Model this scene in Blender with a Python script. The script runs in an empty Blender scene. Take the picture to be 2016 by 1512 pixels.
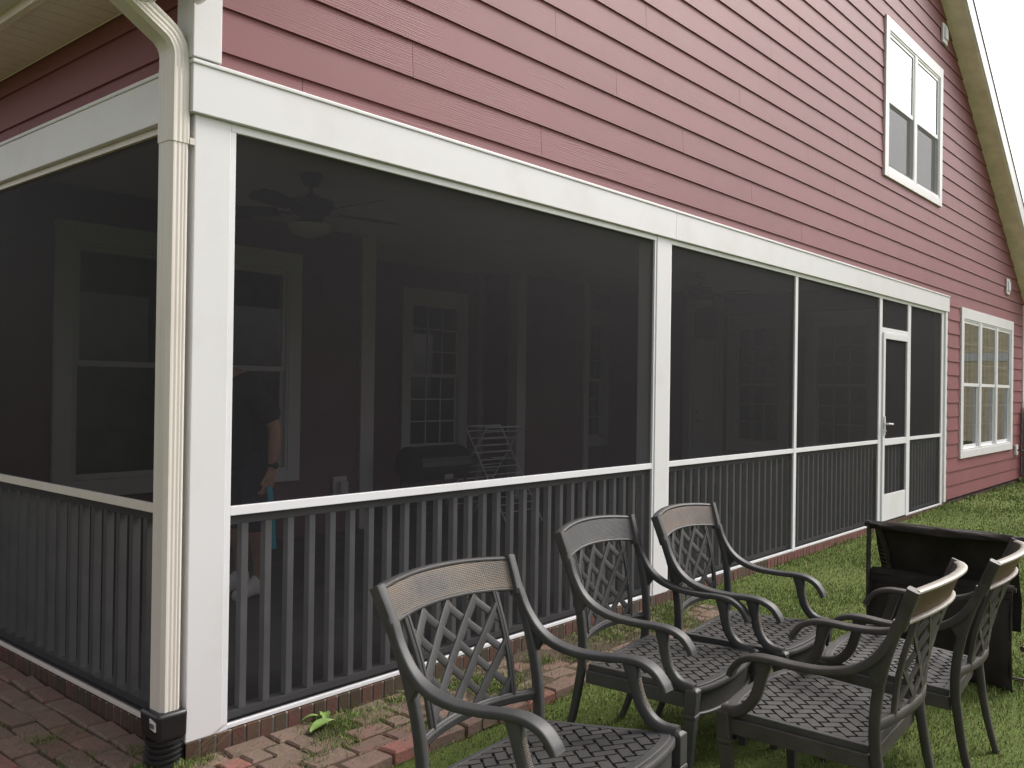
import bpy, bmesh, math, random
import numpy as np
from mathutils import Vector, Matrix
random.seed(7); RNG = np.random.default_rng(7)
SC = bpy.context.scene
COL = SC.collection
R_ = math.radians

# ------------------------------------------------------------------ camera
cam_d = bpy.data.cameras.new('camera'); cam = bpy.data.objects.new('camera', cam_d); COL.objects.link(cam)
cr = Vector((0.65181022, -0.75824715, 0.01430735)); cu = Vector((-0.01291598, 0.00776391, 0.99988644)); cf = Vector((0.75827213, 0.65192099, 0.00473291))
m3 = Matrix((cr, cu, -cf)).transposed(); M = m3.to_4x4(); M.translation = Vector((-1.79967, -3.19001, 1.37423)); cam.matrix_world = M
cam_d.sensor_fit = 'HORIZONTAL'; cam_d.sensor_width = 36; cam_d.lens = 31.2466; cam_d.clip_start = 0.05; cam_d.clip_end = 600
SC.camera = cam

# ------------------------------------------------------------------ light
SUN_EL, SUN_AZ = 42.0, 112.0            # azimuth clockwise from +Y
w = bpy.data.worlds.new('World'); SC.world = w; w.use_nodes = True
nt = w.node_tree; nt.nodes.clear()
sky = nt.nodes.new('ShaderNodeTexSky'); sky.sky_type = 'NISHITA'; sky.sun_disc = False
sky.sun_elevation = R_(SUN_EL); sky.sun_rotation = R_(SUN_AZ); sky.dust_density = 4.0; sky.air_density = 1.0; sky.altitude = 50
hs = nt.nodes.new('ShaderNodeHueSaturation'); hs.inputs['Saturation'].default_value = 0.16; hs.inputs['Value'].default_value = 1.0
bg = nt.nodes.new('ShaderNodeBackground'); bg.inputs['Strength'].default_value = 0.15
wo = nt.nodes.new('ShaderNodeOutputWorld')
tn = nt.nodes.new('ShaderNodeMix'); tn.data_type = 'RGBA'; tn.blend_type = 'MULTIPLY'; tn.inputs[0].default_value = 1; tn.inputs[7].default_value = (1.0, .972, .966, 1)
nt.links.new(sky.outputs[0], hs.inputs['Color']); nt.links.new(hs.outputs[0], tn.inputs[6]); nt.links.new(tn.outputs[2], bg.inputs[0]); nt.links.new(bg.outputs[0], wo.inputs[0])
sd = bpy.data.lights.new('sun', 'SUN'); sd.energy = 1.25; sd.angle = R_(20); sd.color = (1.0, 0.955, 0.89)
sun = bpy.data.objects.new('sun', sd); COL.objects.link(sun)
az, el = R_(SUN_AZ), R_(SUN_EL)
sdir = Vector((math.sin(az)*math.cos(el), math.cos(az)*math.cos(el), math.sin(el)))
sun.rotation_euler = sdir.to_track_quat('Z', 'Y').to_euler(); sun.location = (0, -6, 12)
SC.view_settings.view_transform = 'Standard'; SC.view_settings.look = 'None'; SC.view_settings.gamma = 1
SC.view_settings.exposure = 0.76
SC.render.engine = 'CYCLES'
SC.cycles.max_bounces = 8; SC.cycles.transparent_max_bounces = 24; SC.cycles.diffuse_bounces = 4; SC.cycles.caustics_reflective = False; SC.cycles.caustics_refractive = False

# ------------------------------------------------------------------ materials
MATS = {}
class NT:
    def __init__(s, name):
        s.m = bpy.data.materials.new(name); s.m.use_nodes = True; s.t = s.m.node_tree; s.t.nodes.clear()
        s.out = s.t.nodes.new('ShaderNodeOutputMaterial')
    def n(s, typ, **kw):
        nd = s.t.nodes.new('ShaderNode'+typ)
        for k, v in kw.items():
            if k.startswith('i_'):
                key = k[2:].replace('_', ' ')
                nd.inputs[key].default_value = v
            else: setattr(nd, k, v)
        return nd
    def l(s, a, b): s.t.links.new(a, b)
    def ramp(s, fac, stops):
        r = s.n('ValToRGB'); e = r.color_ramp.elements
        while len(e) < len(stops): e.new(0.5)
        for k, (p_, c) in enumerate(stops):
            e[k].position = p_; e[k].color = (*c, 1) if len(c) == 3 else c
        s.l(fac, r.inputs[0]); return r.outputs[0]
    def noise(s, vec, scale, detail=4, rough=.55, dist=0):
        n = s.n('TexNoise'); n.inputs['Scale'].default_value = scale; n.inputs['Detail'].default_value = detail
        n.inputs['Roughness'].default_value = rough; n.inputs['Distortion'].default_value = dist
        if vec is not None: s.l(vec, n.inputs['Vector'])
        return n.outputs[0]
    def obj(s, scale=(1, 1, 1), which='Object'):
        tc = s.n('TexCoord'); mp = s.n('Mapping'); mp.inputs['Scale'].default_value = scale
        s.l(tc.outputs[which], mp.inputs[0]); return mp.outputs[0]
    def mix(s, f, a, b, typ='MIX'):
        m = s.n('Mix', data_type='RGBA', blend_type=typ)
        for sock, v in ((m.inputs[0], f), (m.inputs[6], a), (m.inputs[7], b)):
            if hasattr(v, 'is_output'): s.l(v, sock)
            else: sock.default_value = v if not isinstance(v, tuple) or len(v) == 4 else (*v, 1)
        return m.outputs[2]
    def math(s, op, a, b=0.0):
        m = s.n('Math', operation=op)
        for k, v in enumerate((a, b)):
            if hasattr(v, 'is_output'): s.l(v, m.inputs[k])
            else: m.inputs[k].default_value = v
        return m.outputs[0]
    def bump(s, h, strength=.3, dist=.01, normal=None):
        b = s.n('Bump'); b.inputs['Strength'].default_value = strength; b.inputs['Distance'].default_value = dist
        s.l(h, b.inputs['Height'])
        if normal is not None: s.l(normal, b.inputs['Normal'])
        return b.outputs[0]
    def pbr(s, base, rough=.5, spec=.5, metal=0, normal=None, **kw):
        p = s.n('BsdfPrincipled')
        for k, v in (('Base Color', base), ('Roughness', rough), ('Specular IOR Level', spec), ('Metallic', metal)):
            if hasattr(v, 'is_output'): s.l(v, p.inputs[k])
            else: p.inputs[k].default_value = (*v, 1) if isinstance(v, tuple) and len(v) == 3 else v
        if normal is not None: s.l(normal, p.inputs['Normal'])
        for k, v in kw.items(): p.inputs[k.replace('_', ' ')].default_value = v
        s.l(p.outputs[0], s.out.inputs[0]); return p

def simple(name, base, rough=.5, spec=.5, metal=0, var=.12, vscale=6, bump=0, bscale=120):
    t = NT(name); v = t.obj()
    n = t.noise(v, vscale, 5)
    b = tuple(max(0, c*(1-var)) for c in base); c_ = tuple(c*(1+var) for c in base)
    colr = t.ramp(n, [(.3, b), (.7, c_)])
    nm = t.bump(t.noise(v, bscale, 3), bump, .002) if bump else None
    t.pbr(colr, rough, spec, metal, nm); MATS[name] = t.m; return t.m

def m_siding():
    t = NT('painted_cedar_siding'); uv = t.obj((1, 1, 1), 'UV')
    mp = t.n('Mapping'); mp.inputs['Scale'].default_value = (.55, 9, 1); t.l(uv, mp.inputs[0])
    wv = t.n('TexWave', wave_type='BANDS', bands_direction='Y', wave_profile='SIN')
    wv.inputs['Scale'].default_value = 3.2; wv.inputs['Distortion'].default_value = 9; wv.inputs['Detail'].default_value = 2.5; wv.inputs['Detail Scale'].default_value = 1.1
    t.l(mp.outputs[0], wv.inputs['Vector'])
    mp2 = t.n('Mapping'); mp2.inputs['Scale'].default_value = (3, 90, 1); t.l(uv, mp2.inputs[0])
    fine = t.noise(mp2.outputs[0], 3, 4, .6)
    patch = t.noise(uv, 1.3, 3)
    amt = t.ramp(patch, [(.35, (0, 0, 0)), (.62, (1, 1, 1))])
    h = t.math('ADD', t.math('MULTIPLY', t.math('POWER', wv.outputs[1], 3.0), amt), t.math('MULTIPLY', fine, .22))
    c = t.ramp(t.noise(uv, .9, 5), [(.3, (.203, .070, .078)), (.7, (.240, .083, .092))])
    c2 = t.mix(t.math('MULTIPLY', t.math('MULTIPLY', t.math('POWER', wv.outputs[1], 4.0), amt), .22), c, (.13, .05, .05, 1))
    dirt = t.noise(t.obj((.5, .5, .35)), 2.0, 6, .65)
    c3 = t.mix(t.ramp(dirt, [(.55, (0, 0, 0)), (.8, (.22, .22, .22))]), c2, (.30, .18, .17, 1))
    t.pbr(c3, .58, .38, 0, t.bump(h, .26, .003)); MATS['siding'] = t.m
m_siding()
simple('shaded_siding', (.125, .060, .066), .6, .3, 0, .1, 3, .15, 60)  # outer siding again, with the porch shade put into a darker base colour

def m_white(name, base, rough=.42, streak=.0, dirt=(.42, .38, .31)):
    t = NT(name); v = t.obj()
    n = t.noise(v, 2.2, 6, .6)
    fl = t.noise(v, 55, 3, .6)
    f = t.math('ADD', t.ramp(n, [(.52, (0, 0, 0)), (.85, (.30, .30, .30))]), t.ramp(fl, [(.68, (0, 0, 0)), (.8, (.16, .16, .16))]))
    c = t.mix(f, base, dirt)
    if streak:
        s = t.noise(t.obj((26, 26, .35)), 3, 5, .6)
        c = t.mix(t.ramp(s, [(.45, (0, 0, 0)), (.8, (streak, streak, streak))]), c, dirt)
    t.pbr(c, rough, .5, 0, t.bump(t.noise(v, 160, 2), .05, .001)); MATS[name] = t.m
m_white('white_trim', (.725, .718, .735))
m_white('white_aluminium', (.785, .785, .81), .35)
m_white('cream_gutter', (.68, .635, .58), .36, .26, (.36, .31, .26))
m_white('soffit_paint', (.77, .675, .625), .55)
m_white('ceiling_white', (.74, .735, .74), .6)
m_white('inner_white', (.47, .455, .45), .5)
simple('rake_paint', (.90, .80, .735), .5)

def m_screen():
    t = NT('insect_screen')
    g = t.n('NewGeometry'); dp = t.n('VectorMath', operation='DOT_PRODUCT')
    t.l(g.outputs['Incoming'], dp.inputs[0]); t.l(g.outputs['Normal'], dp.inputs[1])
    cosv = t.math('POWER', t.math('MAXIMUM', t.math('ABSOLUTE', dp.outputs['Value']), .05), .6)
    op = t.math('SUBTRACT', 1.0, t.math('POWER', .54, t.math('DIVIDE', 1.0, cosv)))   # open share of the weave seen at an angle
    dust = t.noise(t.obj((1, 1, .45)), 2.3, 5, .6)
    op = t.math('MINIMUM', t.math('MULTIPLY', op, t.math('ADD', .93, t.math('MULTIPLY', dust, .14))), .985)
    df = t.n('BsdfPrincipled'); df.inputs['Base Color'].default_value = (.030, .0285, .029, 1); df.inputs['Roughness'].default_value = .55; df.inputs['Specular IOR Level'].default_value = .10
    wv = t.noise(t.obj((1, 1, 1)), 1.4, 4)
    t.l(t.ramp(wv, [(.3, (.0180, .0170, .0205)), (.7, (.0235, .0222, .0260))]), df.inputs['Base Color'])
    tr = t.n('BsdfTransparent'); mx = t.n('MixShader')
    t.l(op, mx.inputs[0]); t.l(tr.outputs[0], mx.inputs[1]); t.l(df.outputs[0], mx.inputs[2]); t.l(mx.outputs[0], t.out.inputs[0]); MATS['screen'] = t.m
m_screen()
def m_mesh():
    t = NT('grey_mesh'); df = t.n('BsdfDiffuse'); df.inputs[0].default_value = (.16, .16, .155, 1); tr = t.n('BsdfTransparent'); mx = t.n('MixShader'); mx.inputs[0].default_value = .62
    t.l(tr.outputs[0], mx.inputs[1]); t.l(df.outputs[0], mx.inputs[2]); t.l(mx.outputs[0], t.out.inputs[0]); MATS['grey_mesh'] = t.m
m_mesh()

def m_glass(name, tint=(.82, .85, .85), base_refl=.06):
    t = NT(name)
    fr = t.n('Fresnel'); fr.inputs[0].default_value = 1.6
    f = t.math('MAXIMUM', t.math('MINIMUM', t.math('ADD', fr.outputs[0], base_refl), 1.0), .01)
    tr = t.n('BsdfTransparent'); tr.inputs[0].default_value = (*tint, 1)
    gl = t.n('BsdfGlossy'); gl.inputs['Roughness'].default_value = .015; gl.inputs[0].default_value = (.95, .97, 1, 1)
    t.l(t.bump(t.noise(t.obj(), 2.2, 1), .02, .02), gl.inputs['Normal'])
    mx = t.n('MixShader'); t.l(f, mx.inputs[0]); t.l(tr.outputs[0], mx.inputs[1]); t.l(gl.outputs[0], mx.inputs[2]); t.l(mx.outputs[0], t.out.inputs[0]); MATS[name] = t.m
m_glass('window_glass', (.82, .85, .85), .30); m_glass('porch_glass', (.7, .72, .72), -.035)
simple('baluster_paint', (.42, .42, .425), .5)
simple('dark_rail', (.24, .24, .24), .6)
simple('floor_concrete', (.10, .10, .098), .7, .4, 0, .2, 3)
simple('shade_fabric', (.80, .81, .84), .8)
simple('shutter_wood', (.8, .8, .79), .5)
simple('room_wall', (.42, .40, .38), .8)
simple('black_plastic', (.012, .0125, .014), .38, .5, 0, .15, 20, .1, 60)
simple('black_metal', (.02, .02, .02), .45)
simple('nickel', (.45, .44, .42), .3, .5, .9)
simple('sling_fabric', (.029, .0245, .0215), .85, .25, 0, .5, 5, .5, 300)
simple('worn_tube', (.05, .043, .038), .5, .5, .2, .5, 14)
simple('chrome', (.6, .6, .6), .25, .5, 1)
simple('skin', (.36, .20, .14), .55); simple('shirt_black', (.018, .016, .017), .85); simple('shorts_dark', (.03, .03, .035), .9)
simple('sock_white', (.62, .62, .62), .9); simple('hair_brown', (.05, .03, .02), .7); simple('teal_strap', (.02, .30, .36), .6)
simple('grill_black', (.012, .012, .012), .35); simple('wire_white', (.62, .62, .62), .45)
simple('fan_bronze', (.02, .017, .015), .5); simple('fan_glass', (.42, .41, .40), .3)
simple('shingle', (.12, .11, .10), .9, .3, 0, .3, 20, .4, 60)
simple('tan_siding', (.74, .62, .46), .6); simple('fence_stain', (.14, .055, .05), .75, .3, 0, .3, 8)
simple('fence_post', (.30, .20, .15), .8, .3, 0, .3, 10)
simple('label_white', (.7, .7, .68), .5); simple('label_ink', (.12, .12, .12), .6)
simple('lamp_glass', (.75, .75, .74), .15); simple('bark', (.09, .065, .05), .9)

def m_attr(name, rough, dark=.6, spec=.35, bump=.5, bscale=55, stain=(.13, .10, .08), stainf=.55):
    t = NT(name); v = t.obj()
    a = t.n('Attribute', attribute_name='tint')
    n = t.noise(v, 14, 8, .7); n2 = t.noise(v, bscale, 6, .7)
    c = t.mix(t.ramp(n, [(.42, (0, 0, 0)), (.68, (stainf, stainf, stainf))]), a.outputs['Color'], stain)
    c = t.mix(.55, c, t.ramp(n2, [(.25, (dark, dark, dark)), (.75, (1.25, 1.25, 1.25))]), 'MULTIPLY')
    t.pbr(c, rough, spec, 0, t.bump(n2, bump, .006)); MATS[name] = t.m
m_attr('paving_brick', .92, .5, .2, .7, 60, (.17, .135, .108), .92)
m_attr('wall_brick', .85, .6, .3, .5, 70, (.07, .065, .04), .7)

def m_ground():
    t = NT('lawn_ground'); v = t.obj()
    n = t.noise(v, 1.2, 6, .6); n2 = t.noise(v, 22, 6, .7); n3 = t.noise(v, 90, 4, .7)
    c = t.mix(t.ramp(n, [(.35, (0, 0, 0)), (.65, (1, 1, 1))]), (.115, .160, .046, 1), (.150, .192, .060, 1))
    c = t.mix(t.ramp(n2, [(.48, (0, 0, 0)), (.75, (.6, .6, .6))]), c, (.12, .095, .055, 1))
    c = t.mix(.8, c, t.ramp(n3, [(.25, (.55, .55, .55)), (.75, (1.35, 1.35, 1.35))]), 'MULTIPLY')
    t.pbr(c, .95, .05, 0, t.bump(n3, .8, .02)); MATS['lawn'] = t.m
    t = NT('bare_soil'); v = t.obj()
    n2 = t.noise(v, 18, 7, .7); n3 = t.noise(v, 120, 5, .7)
    c = t.ramp(n2, [(.3, (.075, .056, .040)), (.55, (.13, .10, .073)), (.75, (.19, .15, .115))])
    c = t.mix(.7, c, t.ramp(n3, [(.25, (.5, .5, .5)), (.75, (1.3, 1.3, 1.3))]), 'MULTIPLY')
    t.pbr(c, .95, .2, 0, t.bump(n3, .9, .015)); MATS['soil'] = t.m
    t = NT('grass_blade'); a = t.n('Attribute', attribute_name='tint')
    p = t.pbr(a.outputs['Color'], .7, .10); MATS['blade'] = t.m
m_ground()

def m_chair(name, base, wear, wearf, tex=None, wv=(.2, .13, .08), wvf=.0, front=None):
    """dark cast aluminium; rubbed to bronze on edges"""
    t = NT(name); va = t.n('VectorMath', operation='ADD'); oi = t.n('ObjectInfo'); rv = t.n('VectorMath', operation='SCALE'); rv.inputs['Scale'].default_value = 13.0
    cmb = t.n('CombineXYZ'); [t.l(oi.outputs['Random'], cmb.inputs[k]) for k in range(3)]; t.l(cmb.outputs[0], rv.inputs[0]); t.l(t.obj(), va.inputs[0]); t.l(rv.outputs[0], va.inputs[1]); v = va.outputs[0]
    n = t.noise(v, 7, 6, .65); n2 = t.noise(v, 90, 4, .6)
    g = t.n('NewGeometry')
    edge = t.ramp(g.outputs['Pointiness'], [(.50, (0, 0, 0)), (.60, (1, 1, 1))])
    b = t.ramp(n, [(.3, tuple(c*.8 for c in base)), (.7, tuple(c*1.22 for c in base))])
    f = t.math('MULTIPLY', t.math('MULTIPLY', edge, wearf), t.ramp(n, [(.3, (.2, .2, .2)), (.65, (1, 1, 1))]))
    c = t.mix(f, b, wear)
    dust = t.noise(v, 3.2, 7, .7); c = t.mix(t.ramp(dust, [(.48, (0, 0, 0)), (.75, (.30, .30, .30))]), c, (.115, .116, .118, 1))
    spk = t.noise(v, 46, 3, .55); c = t.mix(t.math('MULTIPLY', t.ramp(spk, [(.70, (0, 0, 0)), (.735, (.8, .8, .8))]), t.ramp(n, [(.5, (0, 0, 0)), (.6, (1, 1, 1))])), c, (.30, .29, .26, 1))
    h = t.math('MULTIPLY', n2, .3); dist = .002
    if tex:
        mp = t.n('Mapping'); t.l(t.n('TexCoord').outputs['Object'], mp.inputs[0])
        if tex == 'weave':
            mp.inputs['Rotation'].default_value = (R_(90), 0, 0)
            ck = t.n('TexBrick'); ck.inputs['Scale'].default_value = 1; ck.offset = .5
            ck.inputs['Brick Width'].default_value = .0090; ck.inputs['Row Height'].default_value = .0052; ck.inputs['Mortar Size'].default_value = .0013; ck.inputs['Mortar Smooth'].default_value = .6
            t.l(mp.outputs[0], ck.inputs['Vector']); hh = t.math('SUBTRACT', 1.0, ck.outputs['Fac'])
        else:
            wvn = t.n('TexWave', wave_type='BANDS', bands_direction='X', wave_profile='SIN'); wvn.inputs['Scale'].default_value = 30; wvn.inputs['Distortion'].default_value = 1.2
            t.l(mp.outputs[0], wvn.inputs['Vector']); hh = wvn.outputs[1]
        pat = t.ramp(t.noise(v, 5, 4), [(.30, (.15, .15, .15)), (.62, (1, 1, 1))])
        c = t.mix(t.math('MULTIPLY', t.math('MULTIPLY', hh, pat), wvf), c, wv)
        c = t.mix(t.math('MULTIPLY', t.math('SUBTRACT', 1.0, hh), .6), c, (.02, .02, .02, 1))
        h = t.math('ADD', h, hh); dist = .004
    t.pbr(c, .52, .45, .15, t.bump(h, .5, dist)); MATS[name] = t.m
m_chair('cast_metal', (.046, .047, .049), (.15, .13, .11), .28)
m_chair('cast_metal_brown', (.040, .036, .034), (.20, .17, .14), .32)
m_chair('bronze_weave', (.07, .07, .07), (.22, .17, .12), .5, 'weave', (.28, .21, .145), .75)
m_chair('grey_weave', (.06, .062, .065), (.2, .18, .15), .4, 'weave', (.11, .11, .115), .6)
m_chair('rosy_weave', (.07, .07, .07), (.22, .17, .12), .5, 'weave', (.28, .195, .15), .65)
m_chair('copper_ribs', (.085, .052, .034), (.3, .2, .13), .3, 'ribs', (.27, .145, .08), .8)
m_chair('apron_ribs', (.05, .05, .052), (.2, .17, .13), .4, 'ribs', (.085, .085, .088), .6)
m_chair('skylit_rim', (.30, .275, .24), (.5, .46, .40), .5)  # sky light on the chair rims painted as a pale base colour

# ------------------------------------------------------------------ mesh helpers
class MB:
    def __init__(s): s.v = []; s.f = []; s.sm = []; s.uv = {}; s.tint = []
    def add(s, vs, fs, smooth=False, uvs=None, tint=None):
        o = len(s.v); s.v += [tuple(q) for q in vs]
        for k, f in enumerate(fs):
            if uvs is not None: s.uv[len(s.f)] = uvs[k]
            s.f.append(tuple(i+o for i in f)); s.sm.append(smooth)
        if tint is not None: s.tint += [tint]*len(vs)
    def box(s, x0, x1, y0, y1, z0, z1, tint=None):
        v = [(x0, y0, z0), (x1, y0, z0), (x1, y1, z0), (x0, y1, z0), (x0, y0, z1), (x1, y0, z1), (x1, y1, z1), (x0, y1, z1)]
        s.add(v, [(0, 3, 2, 1), (4, 5, 6, 7), (0, 1, 5, 4), (1, 2, 6, 5), (2, 3, 7, 6), (3, 0, 4, 7)], tint=tint)
        return s
    def hexa(s, bot, top, tint=None):
        s.add(list(bot)+list(top), [(0, 3, 2, 1), (4, 5, 6, 7), (0, 1, 5, 4), (1, 2, 6, 5), (2, 3, 7, 6), (3, 0, 4, 7)], tint=tint); return s
    def prism(s, poly, d0, d1, fn):
        """poly 2D list (ccw), fn(a,b,d)->3D"""
        n = len(poly); v = [fn(a, b, d0) for a, b in poly]+[fn(a, b, d1) for a, b in poly]
        s.add(v, [tuple(range(n))[::-1], tuple(range(n, 2*n))]+[(i, (i+1) % n, n+(i+1) % n, n+i) for i in range(n)]); return s
    def sweep(s, pts, side, wd, th, n=10, sq=.6, smooth=True, closed=False):
        """sweep a rounded-rect section (half width wd along side, half thickness th) down a path"""
        P = [Vector(q) for q in pts]; N = len(P); rings = []
        for i in range(N):
            if closed: t = P[(i+1) % N]-P[i-1]
            else: t = P[min(i+1, N-1)]-P[max(i-1, 0)]
            t.normalize()
            sv = Vector(side(i) if callable(side) else side); sv = sv-t*sv.dot(t); sv.normalize(); nv = t.cross(sv)
            w_ = wd[i] if hasattr(wd, '__len__') else wd; h_ = th[i] if hasattr(th, '__len__') else th
            ring = []
            for k in range(n):
                a = 2*math.pi*(k+.5)/n; c, d = math.cos(a), math.sin(a)
                c = math.copysign(abs(c)**sq, c); d = math.copysign(abs(d)**sq, d)
                ring.append(P[i]+sv*(c*w_)+nv*(d*h_))
            rings.append(ring)
        v = [q for r in rings for q in r]; f = []
        for i in range(N if closed else N-1):
            j = (i+1) % N
            for k in range(n):
                f.append((i*n+k, i*n+(k+1) % n, j*n+(k+1) % n, j*n+k))
        s.add(v, f, smooth)
        if not closed:
            s.add(rings[0], [tuple(range(n))[::-1]]); s.add(rings[-1], [tuple(range(n))])
        return s
    def tube(s, pts, r, n=10, closed=False):
        t = Vector(pts[1])-Vector(pts[0]); side = (0, 0, 1) if abs(t.normalized().z) < .8 else (1, 0, 0)
        return s.sweep(pts, side, r, r, n, 1.0, True, closed)
    def lathe(s, prof, c, n=24, axis=None):
        c = Vector(c); v = []; f = []
        q = Vector((0, 0, 1)).rotation_difference(Vector(axis).normalized()) if axis else None
        for r, z in prof:
            for k in range(n):
                a = 2*math.pi*k/n; p_ = Vector((r*math.cos(a), r*math.sin(a), z))
                v.append(c+(q @ p_ if q else p_))
        for i in range(len(prof)-1):
            for k in range(n): f.append((i*n+k, i*n+(k+1) % n, (i+1)*n+(k+1) % n, (i+1)*n+k))
        s.add(v, f, True)
        s.add([v[k] for k in range(n)], [tuple(range(n))[::-1]]); s.add(v[-n:], [tuple(range(n))])
        return s
    def build(s, name, mat, parent=None, bevel=0, seg=2, sharp=35):
        me = bpy.data.meshes.new(name); me.from_pydata(s.v, [], s.f); me.update()
        me.polygons.foreach_set('use_smooth', s.sm)
        if any(s.sm): me.set_sharp_from_angle(angle=R_(sharp+10))
        if s.uv:
            ul = me.uv_layers.new(name='UVMap')
            for fi, uvs in s.uv.items():
                for li, q in zip(me.polygons[fi].loop_indices, uvs): ul.data[li].uv = q
        if s.tint:
            ca = me.color_attributes.new('tint', 'FLOAT_COLOR', 'POINT')
            ca.data.foreach_set('color', np.array([(*t, 1) for t in s.tint], dtype=np.float32).ravel())
        me.materials.append(MATS[mat] if isinstance(mat, str) else mat)
        o = bpy.data.objects.new(name, me); COL.objects.link(o)
        if parent is not None: o.parent = parent
        if bevel:
            b = o.modifiers.new('bevel', 'BEVEL'); b.width = bevel; b.segments = seg; b.limit_method = 'ANGLE'; b.angle_limit = R_(40); b.harden_normals = False
        return o

def tag(o, label=None, cat=None, group=None, kind=None):
    if label: o['label'] = label
    if cat: o['category'] = cat
    if group: o['group'] = group
    if kind: o['kind'] = kind
    return o
def thing(name, label, cat, loc=(0, 0, 0), rz=0, group=None):
    o = bpy.data.objects.new(name, None); COL.objects.link(o); o.location = loc; o.rotation_euler = rz if isinstance(rz, tuple) else (0, 0, rz); o.empty_display_size = .1
    return tag(o, label, cat, group)
def spline(P, n=6):
    P = [np.array(q, float) for q in P]; P = [2*P[0]-P[1]]+P+[2*P[-1]-P[-2]]; out = []
    for i in range(1, len(P)-2):
        for k in range(n):
            t = k/n; a, b, c, d = P[i-1], P[i], P[i+1], P[i+2]
            out.append(.5*((2*b)+(c-a)*t+(2*a-5*b+4*c-d)*t*t+(3*b-a-3*c+d)*t**3))
    out.append(P[-2]); return [tuple(q) for q in out]
def clip(poly, conv):
    """clip polygon by convex ccw polygon"""
    out = list(poly)
    for i in range(len(conv)):
        a, b = conv[i], conv[(i+1) % len(conv)]
        inside = lambda q: (b[0]-a[0])*(q[1]-a[1])-(b[1]-a[1])*(q[0]-a[0]) >= 0
        src, out = out, []
        for k in range(len(src)):
            p0, p1 = src[k-1], src[k]; i0, i1 = inside(p0), inside(p1)
            if i0 != i1:
                d1 = (b[0]-a[0])*(p0[1]-a[1])-(b[1]-a[1])*(p0[0]-a[0]); d2 = (b[0]-a[0])*(p1[1]-a[1])-(b[1]-a[1])*(p1[0]-a[0])
                t = d1/(d1-d2); out.append((p0[0]+(p1[0]-p0[0])*t, p0[1]+(p1[1]-p0[1])*t))
            if i1: out.append(p1)
        if not out: return []
    return out
def smooth01(t): t = np.clip(t, 0, 1); return t*t*(3-2*t)

# ------------------------------------------------------------------ ground
def lawn_z(x, y):
    x = np.asarray(x, float); y = np.asarray(y, float)
    wall = -.10+.055*smooth01((x-6)/4.5)
    base = -.155+.11*smooth01((x-7)/6)
    f = smooth01((y+1.7)/1.6)*smooth01((x-3.3)/.6)
    z = base*(1-f)+wall*f
    under = smooth01((y+.60)/.04)*(1-smooth01((x-3.45)/.35))
    z = z*(1-under)-.135*under
    z = z+.030*np.exp(-((x-.25)**2+(y+1.65)**2)/.55)
    return z+.006*np.sin(x*2.3+y*1.7)*np.cos(y*2.9-x)
def sheet(name, xs, ys, zf, mat):
    X, Y = np.meshgrid(xs, ys); Z = zf(X, Y); n, m = X.shape
    v = np.stack([X, Y, Z], -1).reshape(-1, 3)
    f = [(i*m+j, i*m+j+1, (i+1)*m+j+1, (i+1)*m+j) for i in range(n-1) for j in range(m-1)]
    me = bpy.data.meshes.new(name); me.from_pydata(v.tolist(), [], f); me.polygons.foreach_set('use_smooth', [True]*len(f)); me.materials.append(MATS[mat])
    o = bpy.data.objects.new(name, me); COL.objects.link(o); return o
gx = np.concatenate([[-250, -120, -50, -20, -8], np.arange(-4, 5, .12), np.arange(5, 18, .5), [22, 30, 50, 100, 250]])
gy = np.concatenate([[-250, -120, -50, -25, -14], np.arange(-9, -3, .5), np.arange(-3, 0.41, .1), [.6, 1, 2, 4, 8, 16, 30, 60, 120, 250]])
tag(sheet('lawn', gx, gy, lambda x, y: lawn_z(x, y)-.0*x, 'lawn'), 'flat mown lawn running along the house', None, None, 'structure')
def in_path(x, y):
    edge = -.50+.045*math.sin(x*3.1)*.3-.055*(1-min(1, max(0, (x-.2)/1.8)))
    front = (x < 3.78) and (edge < y < 0.0) and x > -5.5 and not (x > 3.45 and y < -.40)
    left = x < 0 and -.54 < y < 6 and x > -5.5
    return front or left
soil = sheet('soil_bed', np.arange(-5.5, 3.75, .06), np.arange(-.50, .001, .05), lambda x, y: -.099+.007*np.sin(x*9+y*5)*np.cos(y*13-x*4)-.05*smooth01((-.44-y)/.06), 'soil')
tag(soil, 'bare soil between the loose paving bricks', None, None, 'structure')
soil2 = sheet('soil_bed', np.arange(-5.5, .001, .06), np.arange(0.0, 6.01, .1), lambda x, y: -.098+.007*np.sin(x*9+y*5)*np.cos(y*13-x*4), 'soil')
tag(soil2, 'bare soil between the bricks left of the porch', None, None, 'structure')

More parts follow.
